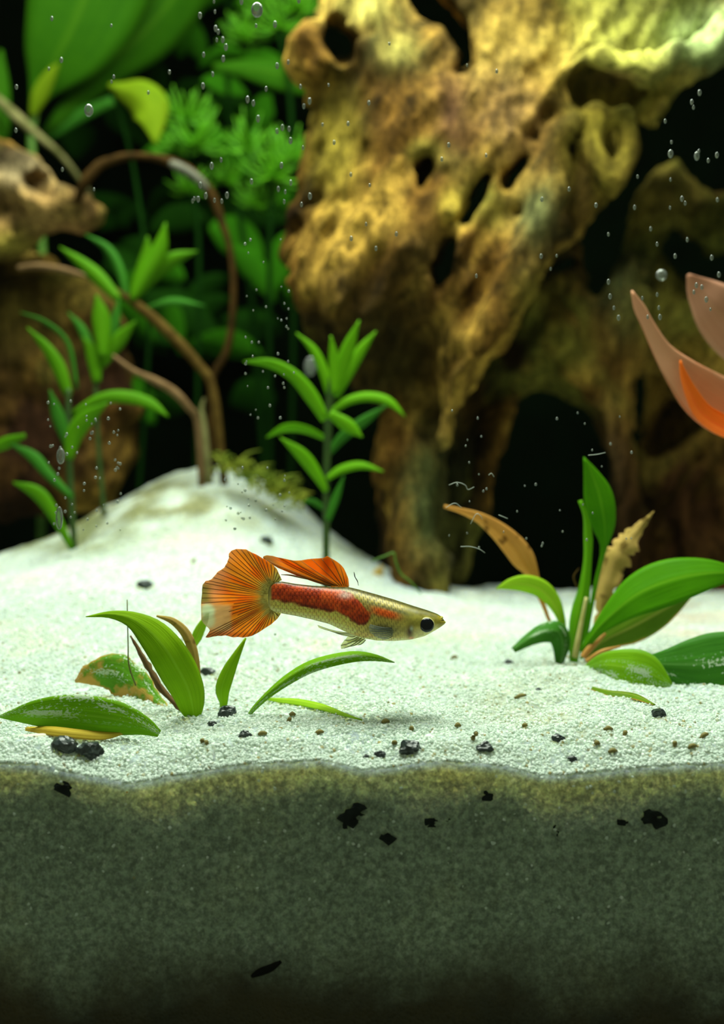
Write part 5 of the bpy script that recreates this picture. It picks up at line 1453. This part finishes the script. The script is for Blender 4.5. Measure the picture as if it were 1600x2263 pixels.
crumb_m = mat_plain('olive_crumb', (0.09, 0.08, 0.015, 1), (0.26, 0.2, 0.05, 1), 700, 0.6)
for i, (px, py, l, a) in enumerate([(580, 1630, 12, 5), (640, 1598, 9, 60), (646, 1586, 8, 0), (706, 1628, 12, 15), (852, 1602, 11, 8), (448, 1648, 9, 75), (456, 1655, 7, 130), (1344, 1620, 13, 2), (1382, 1630, 10, 60), (1320, 1656, 7, 5),
                                    (1354, 1672, 13, 0), (1492, 1654, 11, 70), (1530, 1664, 13, 20), (1160, 1612, 7, 20), (1052, 1630, 7, 90), (1046, 1644, 8, 85), (872, 1656, 7, 20), (1150, 1545, 18, 20), (1556, 1634, 16, 40), (428, 1245, 14, 60), (1004, 1458, 10, 20), (910, 1618, 8, 80), (1012, 1612, 8, 10)]):
    d = on_sand(px, py); c = P(px, py, d); c[2] = ground(px, d) + 0.03
    R_ = L(l, d); dr = np.array([math.cos(math.radians(a)), 0.25, math.sin(math.radians(a)) * 0.55])
    V, F = tube_mesh([c - dr * R_ * 0.8, c + [0, 0, 0.02], c + dr * R_ * 0.8], [0.018, 0.032, 0.016], n=7, m=6, rough=0.3, seed=i)
    solo('plant_crumb', V, F, crumb_m, 'olive brown plant crumb lying loose on the white sand', 'crumb', 'plant crumbs on the sand')

bub_m = mat_glass('air_bubble_film', (0.86, 0.92, 0.86, 1), 2.2)
def mat_bubble():
    m, N, K, out = new_mat('air_bubble')
    fr = N('ShaderNodeFresnel'); fr.inputs[0].default_value = 2.2
    tp = N('ShaderNodeBsdfTransparent'); tp.inputs[0].default_value = (0.9, 0.95, 0.9, 1)
    gl = N('ShaderNodeBsdfGlossy'); gl.inputs['Roughness'].default_value = 0.18
    df = N('ShaderNodeBsdfDiffuse'); df.inputs[0].default_value = (0.9, 0.95, 0.9, 1)
    ad = N('ShaderNodeMixShader'); ad.inputs[0].default_value = 0.4
    K(gl.outputs[0], ad.inputs[1]); K(df.outputs[0], ad.inputs[2])
    mx = N('ShaderNodeMixShader'); K(math_n(N, K, 'MULTIPLY', fr.outputs[0], 1.8, clamp=True), mx.inputs[0])
    K(tp.outputs[0], mx.inputs[1]); K(ad.outputs[0], mx.inputs[2]); K(mx.outputs[0], out.inputs[0])
    return m
bub_m = mat_bubble()
bm = bmesh.new(); bmesh.ops.create_uvsphere(bm, u_segments=14, v_segments=8, radius=1)
bub_me = bpy.data.meshes.new('air_bubble'); bm.to_mesh(bub_me); bm.free()
bub_me.polygons.foreach_set('use_smooth', [True] * len(bub_me.polygons)); bub_me.materials.append(bub_m)
def bubble(px, py, r, el, label, group, d=12.04):
    o = bpy.data.objects.new('air_bubble', bub_me); C.objects.link(o)
    p = P(px, py, d); R_ = L(r, d) * CM
    o.location = [q * CM for q in p]; o.scale = (R_, min(R_ * 0.7, 0.00036), R_ * el)
    return tag(o, label, 'bubble', group)
brng = np.random.default_rng(12)
def cloud(n, x0, x1, y0, y1, r0, r1, el, label, group):
    for _ in range(n):
        bubble(brng.uniform(x0, x1), brng.uniform(y0, y1), brng.uniform(r0, r1), el, label, group)
cloud(48, 420, 700, 0, 470, 2.5, 4.5, 1.9, 'tiny stretched air bubble on the glass before the dark green plants', 'bubbles on the glass over the green plants')
cloud(12, 20, 420, 40, 420, 2.2, 3.8, 1.7, 'tiny air bubble on the glass before the big sword leaf', 'bubbles on the glass over the sword leaf')
cloud(24, 690, 1320, 90, 620, 2.2, 3.6, 1.6, 'tiny air bubble on the glass before the tan stump', 'bubbles on the glass over the stump')
cloud(36, 1330, 1590, 180, 720, 2.4, 4.2, 1.7, 'tiny air bubble on the glass before the black cleft of the stump', 'bubbles on the glass over the dark cleft')
cloud(66, 105, 270, 880, 1175, 1.8, 3.4, 1.1, 'tiny round air bubble on the glass before the shaded slope of the mound', 'bubble swarm over the shaded slope')
cloud(40, 540, 650, 520, 930, 1.6, 3.0, 1.1, 'tiny round air bubble on the glass left of the stump edge', 'bubble swarm left of the stump')
cloud(28, 490, 640, 1030, 1180, 1.6, 3.4, 1.1, 'tiny round air bubble on the glass before the bright mound top', 'bubble swarm over the bright mound')
cloud(36, 990, 1400, 880, 1230, 1.6, 2.8, 1.2, 'tiny air bubble on the glass before the black hollow', 'bubbles on the glass over the hollow')
bubble(568, 22, 13, 1.3, 'largest oval air bubble at the very top of the glass', None)
bubble(196, 244, 10, 1.4, 'oval air bubble hanging alone left of the pointed lime leaf', None)
bubble(134, 1008, 9, 2.0, 'long air bubble high in the swarm over the shaded slope', None)
bubble(131, 1145, 8, 3.2, 'longest drawn out bubble low in the swarm over the shaded slope', None)
bubble(1482, 340, 6, 1.6, 'pear shaped bubble on the glass over the dark cleft', None)
bubble(1540, 345, 6, 1.7, 'thin ring shaped bubble on the glass at the right of the cleft', None)
bubble(1462, 608, 12, 1.0, 'blurred pale bubble before the round hole of the stump', None, d=17)
bubble(686, 810, 14, 1.5, 'pale bubble caught behind the bright stem plant', None, d=22.3)
bubble(608, 1402, 3, 1.0, 'small ring bubble just below the fish tail', None)

fib_m = mat_flat('pale_fibre', (0.6, 0.65, 0.58, 1), 0.5)
for i, st in enumerate([[(992, 1072), (1010, 1066), (1028, 1072), (1034, 1082), (1048, 1076)], [(1018, 1208), (1040, 1208), (1060, 1214), (1072, 1222)], [(985, 1122), (1005, 1112), (1020, 1122)],
                        [(1040, 1158), (1052, 1136), (1062, 1140), (1066, 1148)], [(1102, 1138), (1112, 1142), (1122, 1146)], [(1300, 1006), (1320, 1004), (1338, 1000)], [(1080, 1050), (1086, 1046), (1092, 1054)]]):
    V, F = tube_mesh([P(a, b, 12.03) for a, b in st], [0.004, 0.004, 0.003], n=14, m=5)
    solo('glass_fibre', V, F, fib_m, 'thin pale curved fibre stuck to the glass before the hollow', 'fibre', 'fibres stuck on the glass')
V, F = tube_mesh([P(782, 1264, 13.0), P(785, 1276, 13.0), P(790, 1284, 13.0), P(792, 1294, 13.0)], [0.004, 0.006, 0.006, 0.003], n=12, m=5, rough=0.5)
solo('dark_thread', V, F, mat_flat('dark_thread', (0.03, 0.03, 0.02, 1)), 'short dark thread hanging in the water above the dorsal fin', 'thread')
V, F = px_tube([(820, 1240, 19, 1.6), (852, 1228, 19, 2), (870, 1222, 19, 2.4), (874, 1240, 19, 2.6), (886, 1268, 19, 2.4), (906, 1284, 19, 2), (930, 1312, 19, 1.5)], n=24, m=5)
solo('algae_thread', V, F, S_GREEN, 'thin green algae thread drifting behind the fish near the stump foot', 'algae')
